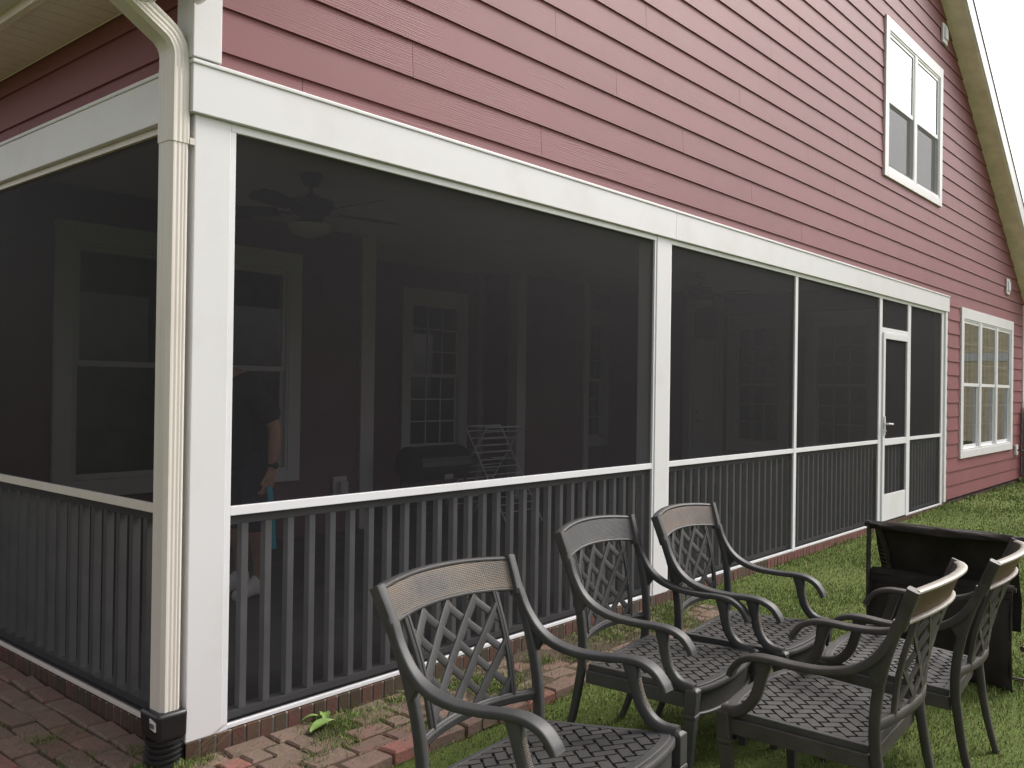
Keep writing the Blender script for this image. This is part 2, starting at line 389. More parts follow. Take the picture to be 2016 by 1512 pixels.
def brick_path():
    mb = MB(); rnd = random.Random(3)
    reds = [(.27, .125, .102), (.31, .130, .108), (.225, .135, .11), (.235, .155, .127), (.21, .14, .113), (.215, .15, .12), (.33, .14, .12), (.20, .14, .112)]
    def brick(cx, cy, L, W, ang, z, tl):
        h = .055; c, s_ = math.cos(ang), math.sin(ang); b = .006+rnd.random()*.004
        tint = rnd.choice(reds[2:6] if rnd.random() < .80 else reds); k = .88+rnd.random()*.24; tint = tuple(q*k for q in tint)
        tx, ty = rnd.gauss(0, tl), rnd.gauss(0, tl)
        def P(a, e, zz): return (cx+a*c-e*s_, cy+a*s_+e*c, z+zz+a*tx+e*ty)
        o = [(-L/2, -W/2), (L/2, -W/2), (L/2, W/2), (-L/2, W/2)]; jj = [rnd.uniform(-.004, .004) for _ in range(8)]
        o = [(a+jj[2*i], e+jj[2*i+1]) for i, (a, e) in enumerate(o)]
        v = [P(a, e, -h) for a, e in o]+[P(a, e, -b) for a, e in o]+[P(a*(1-2*b/L), e*(1-2*b/W), 0) for a, e in o]
        f = [(0, 1, 5, 4), (1, 2, 6, 5), (2, 3, 7, 6), (3, 0, 4, 7), (4, 5, 9, 8), (5, 6, 10, 9), (6, 7, 11, 10), (7, 4, 8, 11), (8, 9, 10, 11)]
        mb.add(v, f, False, None, tint)
    W, L, g = .098, .198, .009
    j = 0; y = -.045
    rows = []
    while y > -.60:
        off = (j % 2)*.105+rnd.uniform(-.02, .02); x = -5.5+off
        while x < 3.85:
            cx, cy = x+L/2, y-.012*math.sin(x*1.3)
            if in_path(cx, cy) and in_path(cx+L*.3, cy) and not (cx < 0 and cy > -.0):
                if rnd.random() > (.10 if y > -.33 else .03):
                    z = -.088-.010*smooth01((cx-.4)/2)+rnd.gauss(0, .003)
                    if rnd.random() < .22:                  # a pair of half turned bricks
                        brick(cx-L/4, cy, W, W*.98, rnd.gauss(0, .05), z, .03); brick(cx+L/4+.003, cy, W*.95, W, rnd.gauss(0, .05), z+.004, .03)
                    else: brick(cx, cy, L, W, rnd.gauss(0, .025), z, .014)
            x += L+g+rnd.uniform(0, .006)
        y -= W+g+rnd.uniform(0, .004); j += 1
    x = -.052; j = 0                                           # field on the left, courses along the side wall
    while x > -5.5:
        y = .0+(j % 2)*.1
        while y < 5.9:
            if rnd.random() > .05: brick(x, y+L/2, L, W, math.pi/2+rnd.gauss(0, .03), -.086+rnd.gauss(0, .004)+.012*smooth01((y-.3)/2.0), .02)
            y += L+g+rnd.uniform(0, .006)
        x -= W+g+rnd.uniform(0, .004); j += 1
    return mb.build('brick_path', 'paving_brick')
tag(brick_path(), 'weathered uneven red brick path along the porch', None, None, 'structure')

# ------------------------------------------------------------------ house
H = thing('house', 'red clapboard gable house with a white framed screened porch on its ground floor', 'house')
BT, BB, EXP = 2.611, 2.425, .178
RX, SL = 14.9, .68
def rake_r(z): return 9.924+(6.251-z)/SL
def rake_l(z): return max(0.0, (z-3.145)/SL)
WIN_UP = (7.872, 9.988, 3.69, 5.395); WIN_LO = (10.98, 14.03, .525, 2.535)
WINS = [tuple((a+.06, b-.06, c+.06, d-.06)) for a, b, c, d in (WIN_UP, WIN_LO)]
PORCH_X = 10.40

def course_piece(mb, O, du, dn, x0, x1, z0, za, zb, xa=None, xb=None, rnd=random):
    """part of one clapboard (course starts z0) between za..zb; dn = outward unit, du = along"""
    def off(z): return .019-.012*((z-z0)/EXP)
    xa0, xa1 = (xa or (x0, x0)); xb0, xb1 = (xb or (x1, x1))
    def P(x, o, z): return (O[0]+du[0]*x+dn[0]*o, O[1]+du[1]*x+dn[1]*o, z)
    v = [P(xa0, off(za), za), P(xb0, off(za), za), P(xb1, off(zb), zb), P(xa1, off(zb), zb), P(xa0, -.012, za), P(xb0, -.012, za), P(xb1, -.012, zb), P(xa1, -.012, zb)]
    r = course_piece.seed
    uv = [(xa0+r*7.3, za-z0+r*3.1), (xb0+r*7.3, za-z0+r*3.1), (xb1+r*7.3, zb-z0+r*3.1), (xa1+r*7.3, zb-z0+r*3.1)]
    fl = (du[0]*dn[1]-du[1]*dn[0]) > 0
    F = [(0, 1, 2, 3), (4, 5, 1, 0), (0, 3, 7, 4), (1, 5, 6, 2)]
    U = [uv, [uv[0], uv[1], uv[1], uv[0]], [uv[0], uv[3], uv[3], uv[0]], [uv[1], uv[1], uv[2], uv[2]]]
    if fl: F = [f[::-1] for f in F]; U = [u[::-1] for u in U]
    mb.add(v, F, False, U)
def clapboards(name, O, du, dn, zlo, zhi, xr, holes=(), joints=None, parent=H, z_ref=2.691, seed=1, mat='siding'):
    mb = MB(); rnd = random.Random(seed); k0 = math.floor((zlo-z_ref)/EXP); k1 = math.ceil((zhi-z_ref)/EXP)
    for k in range(k0, k1):
        z0 = z_ref+k*EXP; a, b = max(zlo, z0), min(zhi, z0+EXP+.0)
        if b-a < .004: continue
        x0, x1 = xr(a)[0], xr(a)[1]
        if x1-x0 < .05: continue
        st = (joints or {}).get(k, rnd.uniform(0, 3.66)) % 3.66
        cuts = [x0]; x = st-3.66
        while x < x1:
            if x > x0+.3 and x < x1-.3: cuts.append(x)
            x += 3.66
        cuts.append(x1)
        zs = sorted({a, b, *[h for w_ in holes for h in w_[2:4] if a < h < b]})
        for i in range(len(cuts)-1):
            course_piece.seed = rnd.random()*20
            for za, zb in zip(zs, zs[1:]):
                segs = [(cuts[i]+(.0012 if i else 0), cuts[i+1]-(.0012 if i < len(cuts)-2 else 0))]
                zm = (za+zb)/2
                for hx0, hx1, hz0, hz1 in holes:
                    if hz0 < zm < hz1:
                        segs = [q for s0, s1 in segs for q in ((s0, min(s1, hx0)), (max(s0, hx1), s1)) if q[1]-q[0] > .002]
                for s0, s1 in segs:
                    A = (xr(za)[0], xr(zb)[0]) if s0 == x0 else (s0, s0)
                    B = (xr(za)[1], xr(zb)[1]) if abs(s1-x1) < 1e-6 else (s1, s1)
                    course_piece(mb, O, du, dn, s0, s1, z0, za, zb, A, B)
    return mb.build(name, mat, parent)
J = {0: 2.12, 1: 1.125, 2: 3.701, 3: 2.866, 4: 2.236, 8: 5.108, 5: .9, 6: 3.2, 7: 1.6}
ZTOP = 8.05
clapboards('siding', (0, 0), (1, 0), (0, -1), BT, ZTOP-.1, lambda z: (max(.06, rake_l(z)), min(RX, rake_r(z))), WINS, J)
clapboards('siding', (0, 0), (1, 0), (0, -1), .03, BT, lambda z: (PORCH_X, RX), WINS, None, seed=5)
clapboards('siding', (0, 0), (0, 1), (-1, 0), BT, 3.2, lambda z: (.06, 9.0), (), None, seed=9)
# shell behind the boards, so that the building is closed
sh = MB()
sh.box(RX-.1, RX-.02, .03, 9, -.2, 2.86); sh.box(.0, RX-.1, 8.9, 9, -.2, 2.95)
sh.box(.03, .1, 4.7, 8.9, -.2, 3.2)
sh.build('wall_shell', 'room_wall', H)
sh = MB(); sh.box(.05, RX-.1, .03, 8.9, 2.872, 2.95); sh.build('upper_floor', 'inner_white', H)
# corner boards, posts, beam
def trim(name, boxes, mat='white_trim', bevel=.004, parent=H):
    mb = MB(); [mb.box(*b) for b in boxes]; return mb.build(name, mat, parent, bevel)
trim('corner_board', [(-.028, .095, -.030, .095, BT+.022, 2.953)])
trim('corner_board', [(RX-.10, RX+.02, -.030, .05, .03, 2.86)])
trim('beam', [(-.020, 3.615, -.020, .10, BB, BT)], bevel=.002); trim('beam', [(3.6175, PORCH_X+.045, -.0195, .10, BB, BT)], bevel=.002)
trim('beam', [(-.020, .10, .1002, 5.0, BB, BT)])
trim('drip_cap', [(-.026, PORCH_X+.050, -.027, -.004, BT+.0005, BT+.018)])
trim('drip_cap', [(-.026, -.004, -.0035, 5.0, BT+.0005, BT+.018)])
trim('corner_post', [(.004, .163, .004, .163, -.0215, BB-.001)])
trim('porch_post', [(3.407, 3.586, .002, .15, -.021, BB-.001)])
trim('porch_post', [(10.315, 10.405, -.012, .12, .008, BB-.001)])
trim('porch_post', [(.002, .15, 4.4, 4.58, -.03, BB-.001)])
# white aluminium screen frame
AY0, AY1 = .008, .034
fr = [(.1635, .188), (3.386, 3.4065), (3.5865, 3.608), (5.715, 5.772), (7.900, 7.985), (8.862, 8.965), (10.215, 10.3145)]
mb = MB()
for a, b in fr: mb.box(a, b, AY0, AY1, -.0195, BB-.022)
def spans(z0, z1, skip=()):
    for (a, b), (c, d) in zip(fr, fr[1:]):
        if (b, c) != (3.4065, 3.5865) and not (7.95 < b < 8.0 and 'door' in skip): mb.box(b, c, AY0+.001, AY1-.001, z0, z1)
spans(.842, .880, ('door',)); spans(-.0175, .0, ('door',)); 
mb.box(.1635, 3.4065, AY0-.002, AY1, BB-.034, BB-.0015); mb.box(3.5865, 10.3145, AY0-.002, AY1, BB-.034, BB-.0015)
mb.box(7.985, 8.862, AY0+.001, AY1-.001, 2.035, 2.085)
mb.build('screen_frame', 'white_aluminium', H, .002)
mb = MB()
mb.box(AY0, AY1, .1635, .185, -.0195, BB-.022); mb.box(AY0, AY1, 4.38, 4.399, -.012, BB-.022)
mb.box(AY0+.001, AY1-.001, .185, 4.38, .842, .880); mb.box(AY0+.001, AY1-.001, .185, 4.38, -.0175, .0); mb.box(AY0-.002, AY1, .1635, 4.399, BB-.03, BB-.0015)
mb.build('screen_frame', 'cream_gutter', H, .002)
# mesh
def quad_y(name, x0, x1, z0, z1, y, parent=H, mat='screen'):
    mb = MB(); mb.add([(x0, y, z0), (x1, y, z0), (x1, y, z1), (x0, y, z1)], [(0, 1, 2, 3)]); return mb.build(name, mat, parent)
SY = .0225
for a, b in ((.188, 3.386), (3.608, 5.715), (5.772, 7.900), (8.965, 10.215)):
    quad_y('screen_panel', a, b, .88, BB-.022, SY); quad_y('screen_panel', a, b, 0, .842, SY)
quad_y('screen_panel', 7.985, 8.862, 2.085, BB-.022, SY)
for z0, z1 in ((.88, BB-.03), (0, .842)):
    mb = MB(); mb.add([(SY, .185, z0), (SY, 4.38, z0), (SY, 4.38, z1), (SY, .185, z1)], [(0, 1, 2, 3)]); mb.build('screen_panel', 'screen', H)
# railings with balusters
def railing(along, a0, a1, step, first):
    mb = MB(); lo, hi = .052, .088
    def bx(m, p0, p1, q0, q1, z0, z1): m.box(p0, p1, q0, q1, z0, z1) if along == 'x' else m.box(q0, q1, p0, p1, z0, z1)
    bx(mb, a0, a1, lo-.004, hi+.02, .80, .842); bx(mb, a0, a1, lo-.004, hi+.02, .0015, .034)
    rl = mb.build('railing', 'dark_rail', H, .003)
    x = first
    while x < a1-.03:
        m = MB(); bx(m, x-.016, x+.016, lo, hi, .034, .80); m.build('baluster', 'baluster_paint', rl, .002); x += step
railing('x', .165, 3.405, .1135, .285); railing('x', 3.588, 7.93, .1135, 3.66); railing('x', 8.93, 10.31, .1135, 9.0); railing('y', .165, 4.39, .123, .197)
# screen door
D = MB(); dx0, dx1 = 7.992, 8.855; y0, y1 = -.008, .022
for b in ((dx0, dx0+.062, 0.0, 2.03), (dx1-.062, dx1, 0.0, 2.03), (dx0+.062, dx1-.062, 1.965, 2.03), (dx0+.062, dx1-.062, .815, .885)): D.box(b[0], b[1], y0, y1, b[2], b[3])
Do = D.build('screen_door', 'white_aluminium', H, .003)
m = MB(); m.box(dx0+.062, dx1-.062, y0+.006, y1-.004, .0, .285); m.build('kick_plate', 'white_aluminium', Do, .002)
quad_y('door_screen', dx0+.062, dx1-.062, .885, 1.965, .012, Do); quad_y('door_screen', dx0+.062, dx1-.062, .285, .815, .012, Do)
for k in range(6): m = MB(); xx = dx0+.13+k*.124; m.box(xx-.018, xx+.018, .052, .084, .05, .82); m.build('baluster', 'baluster_paint', Do, .002)
m = MB(); m.box(dx0+.016, dx0+.046, y0-.012, y0, .93, 1.13); m.sweep([(dx0+.03, y0-.01, 1.05), (dx0+.03, y0-.05, 1.05), (dx0+.05, y0-.06, 1.05), (dx0+.14, y0-.06, 1.045)], (0, 0, 1), .010, .008, 8); m.build('handle', 'white_aluminium', Do, .002)
m = MB(); m.lathe([(.008, 0), (.010, .012), (.004, .016)], (dx0+.031, y0-.012, .97), 10, (0, -1, 0)); m.box(dx0+.006, dx0+.016, y0-.010, y0+.003, 1.0, 1.09); m.build('latch', 'nickel', Do)
# porch floor, ceiling and inner walls
trim('porch_floor', [(.006, 10.42, .006, 3.6, -.20, -.031), (3.8, 10.42, 3.6, 5.6, -.20, -.031)], 'floor_concrete', 0)
trim('porch_slab', [(.10, 10.40, .10, 5.5, -.0305, .0)], 'floor_concrete', 0)
trim('porch_ceiling', [(.10, 10.5, .10, 5.6, 2.812, 2.87)], 'ceiling_white', 0)
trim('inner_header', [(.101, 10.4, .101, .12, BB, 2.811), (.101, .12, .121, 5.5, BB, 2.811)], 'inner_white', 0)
iw = [((.1, 3.5), (1, 0), (0, -1), 3.64, [(.95-.1+.03, 2.96-.1-.03, .58, 2.48)]),
      ((3.80, 3.5), (0, 1), (1, 0), 1.1, []), ((3.80, 4.6), (1, 0), (0, -1), 2.85, [(5.30-3.8, 6.29-3.8, .58, 2.48)]),
      ((6.65, 4.6), (0, -1), (-1, 0), .6, []), ((6.65, 4.0), (1, 0), (0, -1), 1.45, []), ((8.10, 4.0), (0, 1), (1, 0), .6, []),
      ((8.1, 4.6), (1, 0), (0, -1), 1.5, [(8.75-8.1, 9.45-8.1, .58, 2.48)]), ((9.5, 4.6), (0, -1), (-1, 0), 1.38, []), ((9.5, 3.2), (1, 0), (0, -1), .9, []),
      ((10.40, .1), (0, 1), (-1, 0), 4.5, [(.78, 1.68, .58, 2.42), (2.05, 2.87, .58, 2.42)])]
for i, (O, du, dn, L, hl) in enumerate(iw): clapboards('inner_siding', O, du, dn, 0.002, 2.81, lambda z, L=L: (0, L), hl, None, H, .05, 20+i, 'shaded_siding')
trim('inner_trim', [(3.72, 3.885, 3.46, 3.62, 0.001, 2.811), (6.59, 6.76, 3.94, 4.10, 0.001, 2.811), (8.02, 8.13, 3.95, 4.06, .001, 2.811), (6.55, 6.65, 4.55, 4.599, .001, 2.811), (3.82, 3.9, 4.52, 4.599, .001, 2.811),
     (9.44, 9.56, 3.14, 3.25, .001, 2.811), (10.28, 10.378, 3.10, 3.19, .001, 2.811)], 'inner_white')
m = MB(); m.box(3.66, 3.70, 3.44, 3.46, .66, .70)
# dim rooms behind
trim('room', [(.12, 3.7, 4.9, 5.0, -.1, 2.87), (4.0, 6.6, 5.9, 6.0, -.1, 2.87), (8.2, 10.5, 5.9, 6.0, -.1, 2.87), (11.6, 11.7, .12, 5.6, -.1, 2.87), (10.55, 14.8, 2.4, 2.5, -.1, 2.87),
     (6.5, 11.5, 2.4, 2.5, 2.95, 6.2)], 'room_wall', 0)
# windows
def window(rect, O, du, dn, n=1, trimw=.10, depth=.035, mat='white_trim', muntins=True, shade=0.0, shutters=False, split=.5, grid_lower=True):
    """double hung window unit; rect in (along, z)"""
    x0, x1, z0, z1 = rect
    def mk(m, a0, a1, o0, o1, zz0, zz1):
        pts = [(O[0]+du[0]*a+dn[0]*o, O[1]+du[1]*a+dn[1]*o) for a, o in ((a0, o0), (a1, o0), (a1, o1), (a0, o1))]
        if du[0]*dn[1]-du[1]*dn[0] < 0: pts = pts[::-1]
        m.hexa([(*q, zz0) for q in pts], [(*q, zz1) for q in pts])
    m = MB(); t = trimw
    mk(m, x0, x0+t, -.09, depth, z0, z1); mk(m, x1-t, x1, -.09, depth, z0, z1)
    mk(m, x0+t, x1-t, -.09, depth, z1-t*1.15, z1); mk(m, x0+t, x1-t, -.09, depth, z0, z0+t*.8)
    W = (x1-x0-2*t); mull = .075; uw = (W-mull*(n-1))/n
    for k in range(1, n): a = x0+t+k*uw+(k-1)*mull; mk(m, a, a+mull, -.09, depth-.006, z0+t*.8, z1-t*1.15)
    wo_ = m.build('window', mat, H, .003)
    zb, zt = z0+t*.8, z1-t*1.15; zm = zb+(zt-zb)*split
    for k in range(n):
        a = x0+t+k*(uw+mull); b = a+uw; s_ = MB(); sw = .036
        mk(s_, a, a+.02, -.088, depth-.009, zb, zt); mk(s_, b-.02, b, -.088, depth-.009, zb, zt); mk(s_, a+.02, b-.02, -.088, depth-.009, zt-.02, zt); mk(s_, a+.02, b-.02, -.088, depth-.004, zb, zb+.025)
        a2, b2 = a+.02, b-.02
        for (q0, q1, o) in ((zm-.02, zt-.02, .018), (zb+.025, zm+.02, -.004)):
            mk(s_, a2, a2+sw, o-.021, o, q0, q1); mk(s_, b2-sw, b2, o-.021, o, q0, q1); mk(s_, a2+sw, b2-sw, o-.021, o, q1-sw, q1); mk(s_, a2+sw, b2-sw, o-.021, o, q0, q0+sw*1.2)
        s_.build('sash', mat if mat == 'inner_white' else 'white_aluminium', wo_, .0015)
        for (q0, q1, o, low) in ((zm+.02, zt-.06, .008, 0), (zb+.07, zm-.02, -.014, 1)):
            g = MB(); P = [(O[0]+du[0]*c+dn[0]*o, O[1]+du[1]*c+dn[1]*o, z) for c, z in ((a2+sw, q0), (b2-sw, q0), (b2-sw, q1), (a2+sw, q1))]
            g.add(P, [(0, 1, 2, 3)]); g.build('pane', 'window_glass' if mat != 'inner_white' else 'porch_glass', wo_)
            if muntins and (grid_lower or not low):
                mu = MB(); w_ = b2-a2-2*sw
                nc, nr = (3, 3); mo = .014 if mat == 'inner_white' else 0
                for c in range(1, nc): xx = a2+sw+w_*c/nc; mk(mu, xx-.009, xx+.009, o+mo-.012, o+mo-.004, q0, q1)
                for r in range(1, nr): zz = q0+(q1-q0)*r/nr; mk(mu, a2+sw, b2-sw, o+mo-.0118, o+mo-.0042, zz-.009, zz+.009)
                mu.build('muntin', 'white_aluminium' if mat != 'inner_white' else mat, wo_)
        if shade:
            q = MB(); o_ = .016; P = [(O[0]+du[0]*c+dn[0]*o_, O[1]+du[1]*c+dn[1]*o_, z) for c, z in ((a2+.012, zb+.03), (b2-.012, zb+.03), (b2-.012, zm-.02), (a2+.012, zm-.02))]
            q.add(P, [(0, 1, 2, 3)]); q.build('half_screen', 'grey_mesh', wo_)
            q = MB(); mk(q, a2+.004, b2-.004, -.060, -.057, zt-(zt-zb)*shade, zt); q.build('roller_shade', 'shade_fabric', wo_)
        if shutters:
            q = MB(); sx0, sx1 = a2+sw*.5, b2-sw*.5; zz = zb+.06
            mk(q, sx0, sx0+.05, -.16, -.135, zb, zm-.1); mk(q, sx1-.05, sx1, -.16, -.135, zb, zm-.1)
            while zz < zm-.16:
                for aa, bb in ((sx0+.05, (sx0+sx1)/2-.02), ((sx0+sx1)/2+.02, sx1-.05)):
                    P = [(O[0]+du[0]*c+dn[0]*o, O[1]+du[1]*c+dn[1]*o, z) for c, o, z in ((aa, -.135, zz), (bb, -.135, zz), (bb, -.175, zz+.045), (aa, -.175, zz+.045))]
                    q.add(P, [(0, 1, 2, 3)])
                zz += .06
            mk(q, (sx0+sx1)/2-.02, (sx0+sx1)/2+.02, -.16, -.135, zb, zm-.1)
            q.build('plantation_shutter', 'shutter_wood', wo_)
    return wo_
wu = window(WIN_UP, (0, 0), (1, 0), (0, -1), 2, .115, .036, shade=.53, split=.5, grid_lower=False)
wl = window(WIN_LO, (0, 0), (1, 0), (0, -1), 3, .125, .036, shutters=True, split=.5)
for rect, O, du, dn, n in (((.89, 3.02, .52, 2.55), (0, 3.5), (1, 0), (0, -1), 2), ((5.24, 6.35, .52, 2.55), (0, 4.6), (1, 0), (0, -1), 1), ((8.70, 9.50-.01, .52, 2.55), (0, 4.6), (1, 0), (0, -1), 1),
                     ((.82, 1.84, .50, 2.5), (10.4, 0), (0, 1), (-1, 0), 1), ((2.08, 3.03, .50, 2.5), (10.4, 0), (0, 1), (-1, 0), 1)):
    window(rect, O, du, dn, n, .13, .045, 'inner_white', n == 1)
# inner white doors
def inner_door(x0, x1, y):
    m = MB(); m.box(x0-.09, x0, y-.05, y+.01, 0.001, 2.12); m.box(x1, x1+.09, y-.05, y+.01, 0.001, 2.12); m.box(x0, x1, y-.05, y+.01, 2.04, 2.12); m.box(x0+.001, x1-.001, y-.03, y-.005, .001, 2.039)
    d = m.build('inner_door', 'inner_white', H, .003)
    k = MB(); k.lathe([(.012, 0), (.012, .03), (.028, .04), (.03, .06), (.015, .07)], (x0+.07, y-.03, .95), 14, (0, -1, 0)); k.lathe([(.025, 0), (.025, .02), (.01, .025)], (x0+.07, y-.03, 1.08), 14, (0, -1, 0)); k.build('door_knob', 'nickel', d)
inner_door(8.05, 8.92, 3.99-.02) if False else None
m = MB(); m.box(7.97, 8.05, 3.40, 3.48, .001, 2.1); 
d_ = MB(); d_.box(8.30, 8.39, 3.93, 3.989, .001, 2.12); 
inner_door(9.52+.09, 10.22, 3.19)
# outlet on the back wall
m = MB(); m.box(3.40, 3.56, 3.455, 3.472, .36, .525); m.box(3.45, 3.535, 3.40, 3.455, .37, .48); m.build('wall_outlet', 'inner_white', H, .004)
# foundation: rowlock bricks
def foundation():
    mb = MB(); bk = MB(); rnd = random.Random(4); W, g = .058, .0095
    mb.box(.0068, RX, .0068, .09, -.40, -.0232); mb.box(.0068, .09, .0901, 6, -.40, -.0232)
    cols = [(.16, .085, .06), (.19, .085, .065), (.13, .085, .055), (.15, .10, .07), (.22, .085, .075)]
    x = .006
    while x < RX-.1:
        k = .8+rnd.random()*.4; c = rnd.choice(cols); c = tuple(q*k for q in c)
        c = tuple(q*.62 for q in c)
        if 5.2 < x < 7.6: c = tuple(.4*a+.6*b for a, b in zip(c, (.25, .085, .08)))
        zt = -.0215 if x > .165 else -.0235
        bk.box(x, x+W, .0045-rnd.random()*.0025, .02, -.145+rnd.uniform(-.002, .002), zt, tint=c)
        x += W+g
    bk2 = MB(); y = .07
    while y < 5.5:
        k = .8+rnd.random()*.4; c = tuple(q*k*.5 for q in rnd.choice(cols)); bk2.box(.0045-rnd.random()*.0025, .02, y, y+W, -.145, -.0215 if y > .165 else -.0235, tint=c); y += W+g
    f = mb.build('foundation', simple('mortar', (.34, .30, .26), .9, .2, 0, .3, 30, .4, 90), H)
    bk.build('brick_course', 'wall_brick', f, .002, 1); bk2.build('brick_course', 'wall_brick', f, .002, 1)
foundation()
# roof, eaves
def roof():
    y0, y1 = -.26, 9.2; t = .30
    xl, zl = -.30, 3.145-.30*SL; xr_ = RX+.35; zr = 6.251-SL*(xr_-9.924)
    xm = (6.251+9.924*SL-3.145)/(2*SL); zm = 3.145+SL*xm
    mb = MB()
    for (a, za), (b, zb_) in (((xl, zl), (xm, zm)), ((xm, zm), (xr_, zr))):
        mb.hexa([(a, y0, za), (b, y0, zb_), (b, y1, zb_), (a, y1, za)], [(a, y0, za+t), (b, y0, zb_+t), (b, y1, zb_+t), (a, y1, za+t)])
    r = mb.build('roof', 'rake_paint', H)
    s_ = MB()
    for (a, za), (b, zb_) in (((xl-.03, zl-.02+t), (xm, zm+t)), ((xm, zm+t), (xr_+.03, zr-.02+t))):
        s_.hexa([(a, y0-.034, za+.004), (b, y0-.034, zb_+.004), (b, y1, zb_+.004), (a, y1, za+.004)], [(a, y0-.034, za+.018), (b, y0-.034, zb_+.018), (b, y1, zb_+.03), (a, y1, za+.03)])
    s_.build('shingles', 'shingle', r)
    b_ = MB()
    for (a, za), (b, zb_) in (((xl, zl), (xm, zm)), ((xm, zm), (xr_, zr))):
        b_.hexa([(a, y0-.024, za+.02), (b, y0-.024, zb_+.02), (b, y0-.001, zb_+.02), (a, y0-.001, za+.02)], [(a, y0-.024, za+t-.005), (b, y0-.024, zb_+t-.005), (b, y0-.001, zb_+t-.005), (a, y0-.001, za+t-.005)])
    b_.build('rake_board', 'white_trim', r, .003)
    # frieze under the right rake
    f_ = MB(); a, za, b, zb_ = 7.6, 0, RX, 0
    # level eave on the left, beadboard soffit
    so = MB(); y = -.30; so.box(-.30, -.001, -.30, 9, 2.9625, 2.99)
    while y < 8.9: so.box(-.285, -.03, y+.004, y+.094, 2.9555, 2.9624); y += .1
    so.box(-.028, -.024+.0, -.28, 8.9, 2.951, 2.9622)
    so.build('soffit', 'soffit_paint', r, .002, 1)
    fa = MB(); fa.box(-.322, -.3005, -.322, 9, 2.945, 3.135); fa.box(-.30, -.0, -.322, -.3005, 2.945, 3.14); fa.box(-.30, -.1, -.30, 9, 3.10, 3.12)
    fa.build('fascia', 'soffit_paint', r, .003)
    g = MB(); prof = [(-.3235, 3.10), (-.3235, 2.985), (-.39, 2.985), (-.425, 3.03), (-.425, 3.095), (-.44, 3.10), (-.44, 3.112), (-.415, 3.112), (-.415, 3.03), (-.385, 2.995), (-.333, 2.995), (-.333, 3.10)]
    n = len(prof); v = [(x, -.31, z) for x, z in prof]+[(x, 9, z) for x, z in prof]
    g.add(v, [(i, i+n, (i+1) % n+n, (i+1) % n) for i in range(n)])
    g.box(-.43, -.3236, -.312, -.308, 2.986, 3.10)
    g.build('gutter', 'cream_gutter', r)
roof()
# downspout
def downspout():
    mb = MB(); x0, x1, y0, y1 = -.098, -.018, .0, .102; cx, cy = (x0+x1)/2, (y0+y1)/2
    def section(hx, hy):
        """rectangular leader with fluted faces"""
        pts = []; N = 7
        def edge(p, q, nrm):
            for k in range(N*2):
                t = (k+.5)/(N*2); d = -.0016 if (k % 4) in (1, 2) and 1 < k < N*2-2 else 0
                pts.append((p[0]+(q[0]-p[0])*t+nrm[0]*d, p[1]+(q[1]-p[1])*t+nrm[1]*d))
        c = .011
        edge((-hx+c, -hy), (hx-c, -hy), (0, -1)); edge((hx, -hy+c), (hx, hy-c), (1, 0)); edge((hx-c, hy), (-hx+c, hy), (0, 1)); edge((-hx, hy-c), (-hx, -hy+c), (-1, 0))
        return pts
    def run(m, path, grow=0.0, crimp=0):
        S = section((x1-x0)/2+grow, (y1-y0)/2+grow); n = len(S); rings = []
        P = [Vector(q) for q in path]
        for i, q in enumerate(P):
            t = (P[min(i+1, len(P)-1)]-P[max(0, i-1)]).normalized()
            yv = Vector((0, 1, 0)); yv = (yv-t*yv.dot(t)).normalized(); xv = yv.cross(t)
            k = 1.0+(.018 if crimp and i % 2 else 0)
            rings.append([q+xv*(a*k)+yv*(b*k) for a, b in S])
        v = [q for r in rings for q in r]
        m.add(v, [(i*n+k, (i*n+(k+1) % n), (i+1)*n+(k+1) % n, (i+1)*n+k) for i in range(len(P)-1) for k in range(n)], True)
        m.add(rings[0], [tuple(range(n))]); m.add(rings[-1], [tuple(range(n))[::-1]])
    d = MB(); run(d, [(cx, cy, 2.32), (cx, cy, .105)])
    o = d.build('downspout', 'cream_gutter', H, 0, 2, 30)
    e = MB(); bend = []
    for k in range(11):
        a = k/10*R_(62); R0 = .115; bend.append((cx-R0*(1-math.cos(a)), cy+.0*k, 2.625+R0*math.sin(a)))
    t = Vector(bend[-1])-Vector(bend[-2]); t.normalize(); end = Vector(bend[-1])+t*.30
    run(e, [(cx, cy, 2.56)]+bend+[tuple(end)], .002, 1)
    bend2 = [tuple(end+Vector((0, 0, .0)))]
    e2 = MB(); c0 = end
    run(e2, [tuple(c0-t*.06), tuple(c0+t*.03), tuple(c0+Vector((-.045, 0, .05))), tuple(c0+Vector((-.055, 0, .12)))], .004, 0)
    e2.build('outlet_elbow', 'cream_gutter', o, 0, 2, 30)
    e.build('elbow', 'cream_gutter', o, 0, 2, 30)
    s_ = MB(); run(s_, [(cx, cy, 2.585), (cx, cy, 2.30)], .0035); s_.build('sleeve', 'cream_gutter', o, 0, 2, 30)
    st = MB(); st.box(-.0175, .0035, y0+.0, y0+.004, 2.300, 2.325); st.build('strap', 'cream_gutter', o)
    return cx, cy
dcx, dcy = downspout()
